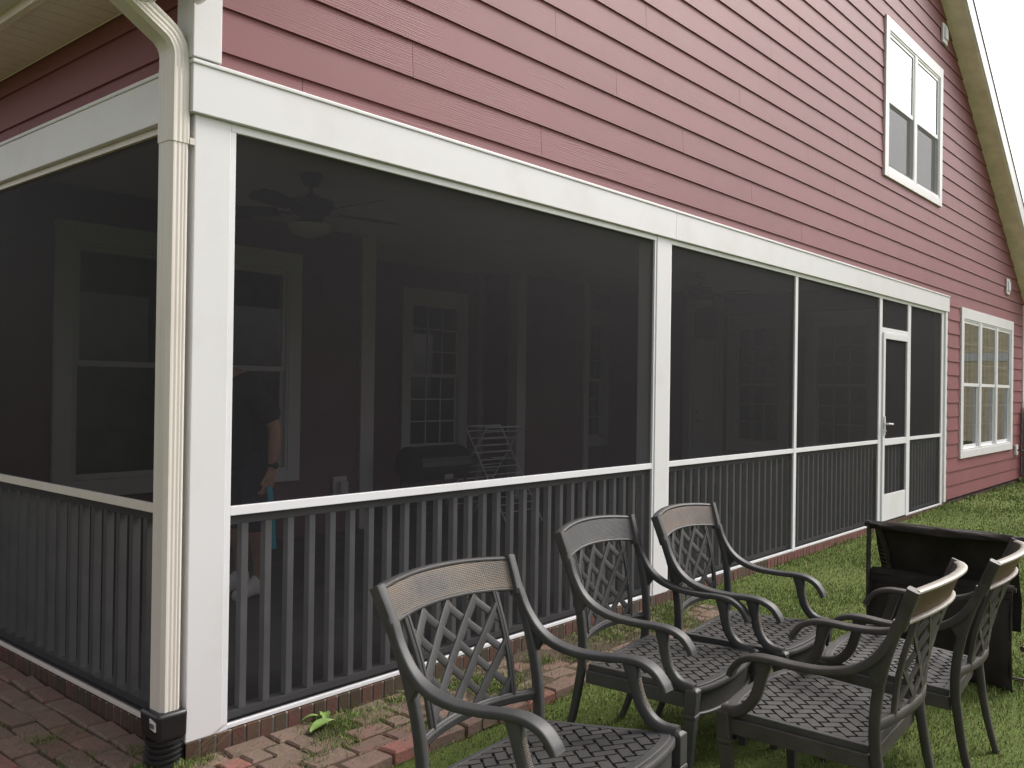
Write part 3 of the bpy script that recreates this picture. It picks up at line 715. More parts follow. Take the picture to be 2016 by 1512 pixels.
# black corrugated drain pipe that catches the downspout
DP = thing('drain_pipe', 'black corrugated plastic drain pipe on the bricks under the downspout', 'drain pipe', (dcx, dcy, -.1))
m = MB(); m.hexa([(-.060, -.068, .112), (.060, -.068, .112), (.060, .068, .112), (-.060, .068, .112)], [(-.066, -.074, .222), (.060, -.074, .222), (.060, .074, .222), (-.066, .074, .222)]); m.lathe([(.064, .094), (.068, .100), (.068, .115)], (0, 0, 0), 28); m.build('adapter', 'black_plastic', DP, .016, 4)
prof = []; z = -.06
while z < .095: prof += [(.060, z), (.060, z+.006), (.070, z+.011), (.070, z+.017)]; z += .0215
pv = MB(); pv.lathe([(r, z) for r, z in prof], (0, 0, 0), 32)
pv.v = [(x-.035*((.1-z)/.16)**2, y+.0*z, z) for x, y, z in pv.v]; pv.build('corrugated_tube', 'black_plastic', DP)
m = MB(); m.hexa([(-.0670, -.056, .160), (-.0620, -.056, .160), (-.0620, -.018, .166), (-.0670, -.018, .166)], [(-.0690, -.058, .194), (-.0640, -.058, .194), (-.0640, -.016, .203), (-.0690, -.016, .203)]); lb = m.build('sticker', 'label_white', DP)
m = MB()
for k, (a, b) in enumerate(((.0, .004), (.006, .002), (.010, .003), (.015, .0015), (.018, .004), (.024, .002), (.028, .003))): m.box(-.0696, -.0672, -.050+a, -.050+a+b, .170, .188)
m.build('bar_marks', 'label_ink', lb)
# floodlight under the corner of the eave
def floodlight():
    m = MB(); m.lathe([(.055, 0), (.055, .02), (.03, .035)], (-.16, -.11, 2.915), 20); m.box(-.185, -.135, -.13, -.09, 2.905, 2.953)
    f = m.build('flood_light', 'white_aluminium', H)
    for c, ax in (((-.078, -.19, 2.815), (.62, -.45, -.64)), ((-.262, -.078, 2.775), (-.10, .10, -.98))):
        a = Vector(ax).normalized(); C_ = Vector(c); b = C_-a*.15
        h = MB(); h.lathe([(.022, 0), (.030, .02), (.033, .06), (.050, .13), (.053, .15), (.053, .156)], b, 24, a)
        h.sweep([tuple(b+a*.01), tuple((b+Vector((-.16, -.11, 2.93)))/2+Vector((0, 0, .02))), (-.16, -.11, 2.925)], (0, 1, .2), .012, .012, 8)
        hh = h.build('lamp_head', 'white_aluminium', f)
        g = MB(); g.lathe([(.049, 0), (.044, .005), (.03, .008), (.001, .009)], C_+a*.0055, 24, a); g.build('lens', 'lamp_glass', hh)
floodlight()
# small white fixtures on the gable wall and an outlet by the fence
for x, z in ((10.03, 5.855), (13.61, 3.06)):
    m = MB(); m.box(x-.10, x+.10, -.042, -.018, z-.125, z+.115); v_ = m.build('wall_vent', 'white_trim', H, .004)
    m = MB(); m.hexa([(x-.05, -.062, z-.07), (x+.07, -.062, z-.07), (x+.07, -.042, z-.07), (x-.05, -.042, z-.07)], [(x-.05, -.058, z+.07), (x+.07, -.058, z+.07), (x+.07, -.042, z+.07), (x-.05, -.042, z+.07)]); m.build('hood', 'white_trim', v_, .004)
m = MB(); m.box(14.25, 14.37, -.05, -.015, .42, .58); hb = m.build('outdoor_tap', 'white_trim', H, .004)
m = MB(); m.tube(spline([(14.31, -.05, .50), (14.33, -.12, .49), (14.50, -.22, .44), (14.8, -.30, .33), (15.1, -.34, .10), (15.2, -.36, -.06)]), .012, 8); tag(m.build('garden_hose', 'black_plastic'), 'dark hose hanging from the tap by the far fence', 'hose')

# ------------------------------------------------------------------ fence and neighbour
F = thing('fence', 'dark red timber fence panel at the far end of the house wall', 'fence', (14.72, -.10, 0))
m = MB(); m.box(0, .09, -.05, .04, -.2, 1.18); m.build('post', 'fence_post', F, .004)
m = MB(); x = .092
while x < 2.6: m.box(x, x+.137, -.03, -.008, -.06, 1.31); x += .14
m.box(.092, 2.6, -.006, .03, .25, .34); m.box(.092, 2.6, -.006, .03, .95, 1.04); m.build('boards', 'fence_stain', F, .002)
def neighbour():
    N = thing('neighbour_house', 'tan clapboard house across the lawn, mirrored in the far windows', 'house', (28, -8.2, -.1), R_(90))
    m = MB(); m.box(-9, 9, -8, 0, 0, 5.6); 
    z = .3
    while z < 5.5: m.box(-9, 9, .0005, .016, z, z+.165); z += .19
    m.build('wall', 'tan_siding', N)
    m = MB(); m.hexa([(-9.5, -8.5, 5.5), (9.5, -8.5, 5.5), (9.5, .5, 5.5), (-9.5, .5, 5.5)], [(-9.5, -4.2, 8.4), (9.5, -4.2, 8.4), (9.5, -4, 8.4), (-9.5, -4, 8.4)]); m.build('roof', 'shingle', N)
    m = MB(); m.box(-9.05, 9.05, .017, .06, 5.2, 5.49); m.box(-9.05, 9.05, .017, .05, 2.5, 2.75); m.build('trim_band', 'white_trim', N)
    for x in (-6, -2, 2, 6):
        for zz in (.8, 3.2):
            m = MB(); m.box(x-.6, x+.6, .017, .07, zz, zz+1.6); w_ = m.build('window', 'white_trim', N)
            m = MB(); m.box(x-.5, x+.5, .0705, .074, zz+.1, zz+1.5); m.build('pane', 'black_metal', w_)
neighbour()
def tree(x, y, h, r, seed, label):
    rnd = random.Random(seed); T = thing('tree', label, 'tree', (x, y, -.1), 0, 'trees at the far side of the lawn')
    m = MB(); m.tube(spline([(0, 0, -.1), (.1, .05, h*.25), (0, .1, h*.5), (.1, 0, h*.8)]), .16, 10)
    for k in range(7):
        a = k*2.4; z = h*(.3+.08*k); m.tube(spline([(0, 0, z), (math.cos(a)*r*.3, math.sin(a)*r*.3, z+.4), (math.cos(a)*r*.7, math.sin(a)*r*.7, z+1.0)]), .05, 6)
    m.build('trunk', 'bark', T)
    g = np.random.default_rng(seed); cl = [(g.normal(0, r*.4), g.normal(0, r*.4), h*(.08+.86*g.random()), r*(.28+.25*g.random())) for _ in range(46)]
    V = []; Fc = []; tint = []
    for cx, cy, cz, cr_ in cl:
        for _ in range(170):
            d = g.normal(size=3); d /= np.linalg.norm(d); p_ = np.array([cx, cy, cz])+d*cr_*(.6+.4*g.random())
            u = g.normal(size=3); u /= np.linalg.norm(u); v_ = np.cross(u, d); s_ = .11+.10*g.random(); o = len(V)
            V += [p_-u*s_, p_+v_*s_*.6, p_+u*s_, p_-v_*s_*.6]; Fc.append((o, o+1, o+2, o+3)); k = .7+.6*g.random(); tint += [(.070*k, .070*k, .042*k)]*4
    mm = MB(); mm.v = [tuple(q) for q in V]; mm.f = Fc; mm.sm = [False]*len(Fc); mm.tint = tint; mm.build('crown', 'blade', T)
for a_ in ((-14, -4.5, 7.5, 2.8, 1, "bushy evergreen tree close to the left side of the lawn"), (-15, 4.0, 8, 2.8, 2, "tall evergreen tree beside the brick yard left of the porch"), (-16, 13.0, 8, 3.0, 4, "dense tree at the far left behind the porch side"), (6, -27, 9, 3.6, 3, "large green tree at the back of the lawn")): tree(*a_)  # the three on the left are unseen, added to block light from that side

# ------------------------------------------------------------------ patio chairs
# local axes: +x sitter's right, +y forward, z up from the lawn
def chair(loc, rz, label, panel_mat, body='cast_metal', rim='cast_metal', back_mat='copper_ribs'):
    C = thing('patio_chair', label, 'chair', loc, rz, 'cast metal patio armchairs with lattice backs')
    def post_y(z):      # profile of rear leg and post
        zz = [0, .12, .25, .416, .52, .62, .72, .82, .94]; yy = [-.300, -.262, -.232, -.210, -.212, -.226, -.252, -.288, -.335]
        return float(np.interp(z, zz, yy))
    def post_x(z): return float(np.interp(z, [0, .416, .7, .94], [.272, .284, .298, .316]))
    BOW = .058
    def back(x, z, d=0.0):      # bowed back surface
        k = max(0, 1-(x/.305)**2); return (x, post_y(z)-BOW*k-d, z)
    for s in (1, -1):
        # rear leg with back post, one casting
        P = spline([(s*post_x(z), post_y(z), z) for z in (0, .1, .22, .33, .416, .52, .62, .72, .80, .85)], 3)
        n = len(P); m = MB(); m.sweep(P, (s, 0, 0), [.0155]*n, [.0125+.0050*min(1, p_[2]/.4)*(1-.45*max(0, (p_[2]-.5)/.35)) for p_ in P], 12, .5)
        m.build('leg', body, C)
        # front leg
        m = MB(); zt = .442
        def ring(z, r): x, y = s*(.312-.012*(.44-z)/.44), .286-.016*(.44-z)/.44; return [(x-r, y-r, z), (x+r, y-r, z), (x+r, y+r, z), (x-r, y+r, z)]
        zs = [(0, .0145), (.33, .0215), (.335, .0245), (.347, .0245), (.352, .022), (zt, .0235), (zt+.008, .012)]
        for (z0, r0), (z1, r1) in zip(zs, zs[1:]): m.hexa(ring(z0, r0), ring(z1-.0002, r1))
        m.build('leg', body, C, .003)
        # arm: flattened bar sweeping down off the post, then forward to a scroll
        A = spline([(s*.303, -.288, .835), (s*.304, -.262, .770), (s*.306, -.215, .705), (s*.308, -.150, .663), (s*.310, -.06, .642), (s*.310, .04, .640), (s*.308, .12, .645), (s*.305, .18, .642), (s*.300, .228, .622), (s*.297, .258, .588), (s*.296, .268, .566)], 5)
        n = len(A); m = MB(); m.sweep(A, (1, 0, 0), [.0170+.009*smooth01((i-4)/18) for i in range(n)], [.0145-.0035*smooth01((i-8)/16) for i in range(n)], 16, .34)
        ar = m.build('armrest', body, C)
        # web where the arm leaves the post
        m = MB(); m.prism([(-.238, .71), (-.228, .625), (-.218, .625), (-.185, .678), (-.21, .695)], -.011, .011, lambda a, b, d: (s*(.303+d), a, b)); m.build('gusset', body, ar, .004)
        # arm support
        S = spline([(s*.304, .140, .640), (s*.304, .150, .60), (s*.304, .158, .56), (s*.305, .175, .51), (s*.307, .205, .470), (s*.310, .243, .448), (s*.312, .290, .442)], 5)
        n = len(S); m = MB(); m.sweep(S, (1, 0, 0), .0185, [.026-.008*smooth01(i/10)+.004*smooth01((i-20)/10) for i in range(n)], 12, .5); sp = m.build('arm_support', body, C)
        S2 = [(q[0], q[1]+.0155, q[2]-.0005) for q in S[6:-3]]; m = MB(); m.sweep(S2, (1, 0, 0), .0105, .006, 8, .6); m.build('woven_inlay', panel_mat, sp)
    # top panel: bowed plate with raised border
    z0, z1 = .828, .935; NX, NZ = 24, 6
    def pan(u, v, d):
        hw = .308+.014*v; x = hw*u; z = z0+(z1-z0)*v+.018*(1-u*u)
        p_ = back(x, z0+(z1-z0)*v, 0); return (x, p_[1]+d, z)
    def plate(mb, u0, u1, v0, v1, d0, d1):
        V = []; 
        for j in range(NZ+1):
            for i in range(NX+1): V.append(pan(u0+(u1-u0)*i/NX, v0+(v1-v0)*j/NZ, d1))
        k = len(V)
        for j in range(NZ+1):
            for i in range(NX+1): V.append(pan(u0+(u1-u0)*i/NX, v0+(v1-v0)*j/NZ, d0))
        f = []; m_ = NX+1
        for j in range(NZ):
            for i in range(NX):
                a = j*m_+i; f += [(a+1, a, a+m_, a+m_+1), (k+a, k+a+1, k+a+m_+1, k+a+m_)]
        for i in range(NX): a = i; f.append((a, a+1, k+a+1, k+a)); a = NZ*m_+i; f.append((a+1, a, k+a, k+a+1))
        for j in range(NZ): a = j*m_; f.append((a+m_, a, k+a, k+a+m_)); a = j*m_+NX; f.append((a, a+m_, k+a+m_, k+a))
        mb.add(V, f, True)
    m = MB(); plate(m, -.94, .94, .10, .90, -.004, .007); tp = m.build('top_panel', panel_mat, C)
    m = MB(); plate(m, -.94, .94, .10, .90, -.010, -.0045); m.build('panel_back', back_mat, tp)
    m = MB()
    us = [-.955+1.91*i/30 for i in range(31)]; TOPR = .0165
    m.sweep([pan(u, .955, -.009) for u in us], (0, 0, 1), .0078, TOPR, 12, .8)
    m.sweep([pan(u, .035, -.009) for u in us], (0, 0, 1), .0080, TOPR, 12, .8)
    rimo = m.build('panel_rim', rim, tp)
    for s in (1, -1):
        m = MB(); m.sweep([pan(s*.975, v, -.003) for v in (-.13, .2, .5, .8, 1.04)], (1, 0, 0), .018, .020, 12, .35); m.build('panel_end', body, tp)
    # lattice between two stiles
    zb, zt = .505, .838
    def sx(z): return .196+.018*(z-zb)/(zt-zb)
    for s in (1, -1):
        m = MB(); zz = [zb-.01+(zt-zb+.01)*k/10 for k in range(11)]
        m.sweep([back(s*sx(z), z) for z in zz], (1, 0, 0), .0135, .0085, 8, .5); m.sweep([back(s*sx(z)-s*.002, z, -.008) for z in zz], (1, 0, 0), .004, .004, 8, .6)
        m.build('stile', body, C)
    m = MB(); conv = [(-sx(zb), zb), (sx(zb), zb), (sx(zt), zt), (-sx(zt), zt)]; step = .112
    for sg, dd in ((1, .0014), (-1, -.0010)):
        c = -.8
        while c < 1.3:
            # line z - zb = sg*1.08*x + c
            pts = []
            for k in range(161):
                x = -.215+.43*k/160; z = zb+sg*.92*x+c
                if zb-.004 <= z <= zt and abs(x) <= sx(z): pts.append((x, z))
            if len(pts) > 8:
                sel = pts[::8]+([pts[-1]] if (len(pts)-1) % 8 else [])
                sv = Vector((-sg*.92, 0, 1)).normalized()
                m.sweep([back(x, z, dd) for x, z in sel], tuple(sv), (.0120 if sg > 0 else .0170), .0045, 8, .22)
            c += step
    m.build('lattice', body, C)
    m = MB(); xs = [-.288+.576*k/20 for k in range(21)]
    def cr(x): p_ = back(x, zb-.012+.012*(1-(x/.29)**2)); return p_
    m.sweep([cr(x) for x in xs], (0, 0, 1), .0185, .0095, 10, .5); m.sweep([(cr(x)[0], cr(x)[1]+.009, cr(x)[2]+.004) for x in xs], (0, 0, 1), .006, .004, 8, .6)
    m.build('cross_rail', body, C)
    # seat: basket weave inside a frame
    def sz(y): return .412+.030*(y+.205)/.49
    poly = [(-.272, -.188), (.272, -.188), (.300, .262)]+[(.300*math.cos(a)/1.0, .262+.058*math.sin(a)) for a in [math.pi*k/12 for k in range(1, 12)]]+[(-.300, .262)]
    inn = [(x*.915, -.03+(y+.03)*.90+.006) for x, y in poly]
    m = MB(); n = len(poly)
    V = [(x, y, sz(y)+.004) for x, y in poly]+[(x, y, sz(y)+.004) for x, y in inn]+[(x, y, sz(y)-.022) for x, y in poly]+[(x, y, sz(y)-.018) for x, y in inn]
    f = []
    for i in range(n):
        j = (i+1) % n; f += [(i, j, n+j, n+i), (2*n+i, i, i, 2*n+i)[:0] or (2*n+i, 2*n+j, j, i), (n+i, n+j, 3*n+j, 3*n+i), (3*n+i, 3*n+j, 2*n+j, 2*n+i)]
    m.add(V, f); st = m.build('seat', 'cast_metal', C, .003)
    m = MB(); p_, w2 = .0385, .0165; c45 = math.sqrt(.5)
    def strip(a0, a1, b, fam, dz):
        q = [(a0, b-w2), (a1, b-w2), (a1, b+w2), (a0, b+w2)] if fam == 0 else [(b+w2, a0), (b+w2, a1), (b-w2, a1), (b-w2, a0)]
        pl = clip([((u-v)*c45, (u+v)*c45) for u, v in q], inn)
        if len(pl) >= 3: m.prism(pl, -.006+dz, dz, lambda x, y, d: (x, y, sz(y)+d))
    N = 16
    for i in range(-N, N+1):
        for j in range(-N, N+1):
            k = (i+j) % 4
            # row strip i runs along u; over two, under two
            if k == 0: strip((j-.33)*p_, (j+1.33)*p_, i*p_, 0, .0035)
            if k == 2: strip((j-.62)*p_, (j+1.62)*p_, i*p_, 0, -.0060)
            k2 = (i+j+2) % 4
            if k2 == 0: strip((j-.33)*p_, (j+1.33)*p_, i*p_, 1, .0032)
            if k2 == 2: strip((j-.62)*p_, (j+1.62)*p_, i*p_, 1, -.0064)
    m.build('seat_weave', 'cast_metal', st, 0)
    # aprons
    m = MB()
    m.hexa([(-.272, -.196, .340), (.272, -.196, .340), (.272, -.180, .340), (-.272, -.180, .340)], [(-.272, -.196, .392), (.272, -.196, .392), (.272, -.180, .392), (-.272, -.180, .392)])
    for s in (1, -1):
        a, b = (s*.274, -.19), (s*.302, .27); d = s*.012
        m.hexa([(a[0]-d, a[1], .342), (a[0]+d, a[1], .342), (b[0]+d, b[1], .366), (b[0]-d, b[1], .366)][::s], [(a[0]-d, a[1], .393), (a[0]+d, a[1], .393), (b[0]+d, b[1], .421), (b[0]-d, b[1], .421)][::s])
    m.build('side_apron', body, st, .003)
    m = MB(); fp = [(.298*math.cos(math.pi*k/16), .262+.060*math.sin(math.pi*k/16)) for k in range(17)]
    V = [(x, y+.003, .424) for x, y in fp]+[(x, y-.004, .345-.018*math.sin(math.pi*k/16)) for k, (x, y) in enumerate(fp)]+[(x, y-.014, .424) for x, y in fp]+[(x, y-.016, .345-.018*math.sin(math.pi*k/16)) for k, (x, y) in enumerate(fp)]
    f = []
    for i in range(16): f += [(i+1, i, 17+i, 18+i), (34+i, 35+i, 52+i, 51+i), (17+i, 51+i, 52+i, 18+i)]
    m.add(V, f, True); fa = m.build('front_apron', 'apron_ribs', st)
    m = MB(); m.sweep([(x, y+.003, .347-.018*math.sin(math.pi*k/16)) for k, (x, y) in enumerate(fp)], (0, 0, 1), .007, .008, 8); m.sweep([(x, y+.004, .428) for x, y in fp], (0, 0, 1), .013, .009, 8); m.build('apron_bead', body, fa)
    return C
ZG = -.158
def place(cx, cy, deg, z, pitch): return (cx, cy, z), (R_(pitch), 0, R_(deg-90))
for pose, lab, pm, bd, rim in (
    ((.257, -1.585, -86.4, -.125, 3.9), 'dark metal patio armchair nearest the white corner post, its tan bronze top panel facing out', 'bronze_weave', 'cast_metal', 'cast_metal'),
    ((1.453, -1.213, -84.3, -.170, -2.7), 'metal patio armchair with plain grey top panel, middle of three backed to the porch', 'grey_weave', 'cast_metal', 'cast_metal'),
    ((2.115, -1.282, -85.6, -.164, -2.2), 'metal patio armchair with rosy bronze top panel standing in front of the second porch post', 'rosy_weave', 'cast_metal', 'cast_metal'),
    ((1.37, -2.019, 93.2, -.172, -1.1), 'metal patio armchair seen from behind, pale rimmed, the nearer of the two on the right', 'bronze_weave', 'cast_metal_brown', 'skylit_rim'),
    ((2.173, -2.024, 95.0, -.180, 1.0), 'metal patio armchair seen from behind, pale rimmed, right beside the black sling chair', 'bronze_weave', 'cast_metal_brown', 'skylit_rim')):
    loc, rz = place(*pose); chair(loc, rz, lab, pm, bd, rim)

# ------------------------------------------------------------------ tipped black sling chair
def sling_chair():
    S = thing('sling_chair', 'folded black sling chair standing on edge on the lawn behind the metal armchairs', 'folding chair', (3.33, -1.82, -.155), 0)
    L, Rr = .35, -.36
    def cloth(name, prof, sag=.0):
        m = MB(); N = 14; V = []; P = spline(prof, 4)
        for i, (x, z) in enumerate([(q[0], q[1]) for q in P]):
            for k in range(N+1):
                t = k/N; y = L+(Rr-L)*t; V.append((x+sag*math.sin(math.pi*t)*math.sin(math.pi*i/(len(P)-1))+.006*math.sin(t*23+i), y, z+.004*math.sin(t*9+i*.7)))
        n = N+1; m.add(V, [(i*n+k, i*n+k+1, (i+1)*n+k+1, (i+1)*n+k) for i in range(len(P)-1) for k in range(N)], True)
        o = m.build(name, 'sling_fabric', S); sd_ = o.modifiers.new('thick', 'SOLIDIFY'); sd_.thickness = .006; return o
    cloth('seat_sling', [(.03, .545), (.0, .535), (-.012, .48), (-.02, .3), (-.01, .12), (.012, .03), (.05, .015)], -.02)
    cloth('back_sling', [(-.03, .772), (-.04, .80), (-.01, .812), (.03, .79), (.09, .68), (.17, .52), (.21, .40), (.19, .28)], .05)
    m = MB()
    m.tube([(-.005, L+.015, .795), (-.005, Rr-.03, .795)], .014); m.tube([(.02, L+.01, .53), (.02, Rr-.01, .53)], .012)
    m.tube(spline([(-.01, L+.012, .80), (-.005, L+.016, .60), (.0, L+.016, .40), (.02, L+.015, .02)]), .013)
    m.tube(spline([(.0, L-.03, .79), (.07, L-.045, .68), (.15, L-.05, .54), (.21, L-.05, .40), (.24, L-.04, .10), (.22, L-.04, .01)]), .014)
    m.tube(spline([(.0, Rr-.03, .80), (.05, Rr-.05, .74), (.12, Rr-.06, .62), (.17, Rr-.06, .45), (.16, Rr-.06, .28), (.10, Rr-.06, .24), (.02, Rr-.04, .235)]), .015)
    m.tube(spline([(.17, Rr-.06, .45), (.24, Rr-.05, .2), (.24, Rr-.04, .01)]), .013)
    m.tube([(.235, L-.04, .015), (.235, Rr-.04, .015)], .013)
    m.build('frame', 'worn_tube', S)
    m = MB()
    for s, y in ((1, L-.02),):
        for k in range(9):
            t = .2+.07*k; x, z = .02+.17*t, .76-.34*t; m.tube([(x, y, z), (x+.012, y-s*.035, z-.012)], .0022, 5)
    m.build('lacing', 'worn_tube', S)
    m = MB(); m.tube([(-.005, L+.012, .795), (-.005, L+.035, .795)], .018); m.tube([(-.005, Rr-.03, .795), (-.005, Rr-.05, .795)], .018); m.build('end_cap', 'black_plastic', S)
    m = MB()
    for y in (L-.006, Rr+.006, Rr+.085): m.tube(spline([(.0, y, .535), (-.016, y, .48), (-.026, y, .3), (-.016, y, .12), (.008, y, .03)]), .0045, 6)
    m.tube(spline([(-.014, L-.004, .525), (-.018, (L+Rr)/2, .522), (-.014, Rr+.004, .525)]), .005, 6); m.tube(spline([(-.026, L-.006, .49), (-.034, (L+Rr)/2, .487), (-.026, Rr+.006, .49)]), .003, 6)
    m.build('hem', 'sling_fabric', S)
sling_chair()

# ------------------------------------------------------------------ on the porch
def ceiling_fan(x, y, label):
    Fn = thing('ceiling_fan', label, 'ceiling fan', (x, y, 2.811))
    m = MB(); m.lathe([(.075, 0), (.075, -.03), (.05, -.075), (.018, -.09)], (0, 0, 0), 24); m.lathe([(.014, -.08), (.014, -.15)], (0, 0, 0), 12); m.build('canopy', 'fan_bronze', Fn)
    m = MB(); m.lathe([(.03, -.14), (.075, -.16), (.15, -.185), (.165, -.22), (.13, -.26), (.085, -.285), (.075, -.33), (.10, -.35)], (0, 0, 0), 28); m.build('motor', 'fan_bronze', Fn)
    m = MB(); m.lathe([(.15, -.35), (.145, -.375), (.11, -.41), (.05, -.43), (.01, -.435)], (0, 0, 0), 28); m.build('light_bowl', 'fan_glass', Fn)
    for k in range(5):
        a = R_(-14+72*k); c, s = math.cos(a), math.sin(a); m = MB()
        def P(r, t, z): return (r*c-t*s, r*s+t*c, z)
        m.hexa([P(.13, -.025, -.275), P(.24, -.03, -.268), P(.24, .03, -.258), P(.13, .025, -.265)], [P(.13, -.025, -.269), P(.24, -.03, -.262), P(.24, .03, -.252), P(.13, .025, -.259)])
        pl = [(.22, -.055), (.55, -.075), (.64, -.06), (.66, 0), (.64, .06), (.55, .075), (.22, .055)]
        m.prism(pl, 0, .007, lambda r, t, d: P(r, t, -.262+t*.32+d)); m.build('blade', 'fan_bronze', Fn, .001)
ceiling_fan(1.88, 1.80, 'dark ceiling fan with bowl light hanging above the person on the porch')
ceiling_fan(7.86, 2.12, 'dark ceiling fan deep in the porch, seen right of the second post')
def drying_rack():
    D = thing('drying_rack', 'white wire drying rack unfolded on the porch in front of the back window', 'drying rack', (5.22, 3.02, 0), R_(-90))
    def side(x0, x1, y0, y1, z0, z1, n):
        m = MB(); a0, a1 = Vector((x0, y0, z0)), Vector((x1, y1, z1)); off = Vector((0, -.42, 0))
        return a0, a1
    m = MB(); W = .55
    for y in (-.32, .23):
        m.tube([(-.18, y, .97), (.42, y, -.0)], .009, 8); m.tube([(.12, y, .97), (-.55, y, 0)], .009, 8)
    m.tube([(-.18, -.32, .97), (-.18, .23, .97)], .009, 8); m.tube([(.12, -.32, .97), (.12, .23, .97)], .009, 8); m.tube([(-.18, -.32, .97), (.12, -.32, .97)], .007, 8)
    m.build('frame', 'wire_white', D)
    m = MB()
    for k in range(12):
        t = .05+.075*k; m.tube([(-.18+.6*t, -.32, .97*(1-t)), (-.18+.6*t, .23, .97*(1-t))], .0055, 6); m.tube([(.12-.67*t, -.32, .97*(1-t)), (.12-.67*t, .23, .97*(1-t))], .0055, 6)
    m.build('rungs', 'wire_white', D)
drying_rack()
def grill():
    G = thing('barbecue_grill', 'black barrel barbecue grill standing on the porch below the back window', 'grill', (4.45, 3.2, 0))
    m = MB(); n = 14
    pr = [(.20*math.cos(math.pi*k/n), .60+.19*math.sin(math.pi*k/n)) for k in range(n+1)]
    m.prism([(a, b) for a, b in pr], -.34, .34, lambda a, b, d: (d, a, b)); m.build('lid', 'grill_black', G)
    m = MB(); m.prism([(.20*math.cos(math.pi+math.pi*k/n), .598+.16*math.sin(math.pi+math.pi*k/n)) for k in range(n+1)], -.34, .34, lambda a, b, d: (d, a, b)); m.build('firebox', 'grill_black', G)
    m = MB(); m.box(.36, .68, -.18, .18, .62, .645); m.build('side_shelf', 'grill_black', G, .004)
    m = MB(); m.box(-.06, .06, -.216, -.2155, .47, .52); m.build('badge', 'nickel', G)
    for x in (-.30, .30):
        for y in (-.15, .15): m = MB(); m.tube([(x, y, .5), (x, y, .0)], .015, 8); m.build('leg', 'grill_black', G)
    m = MB(); m.box(-.31, .31, -.16, .16, .14, .16); m.build('bottom_shelf', 'grill_black', G, .003)
grill()

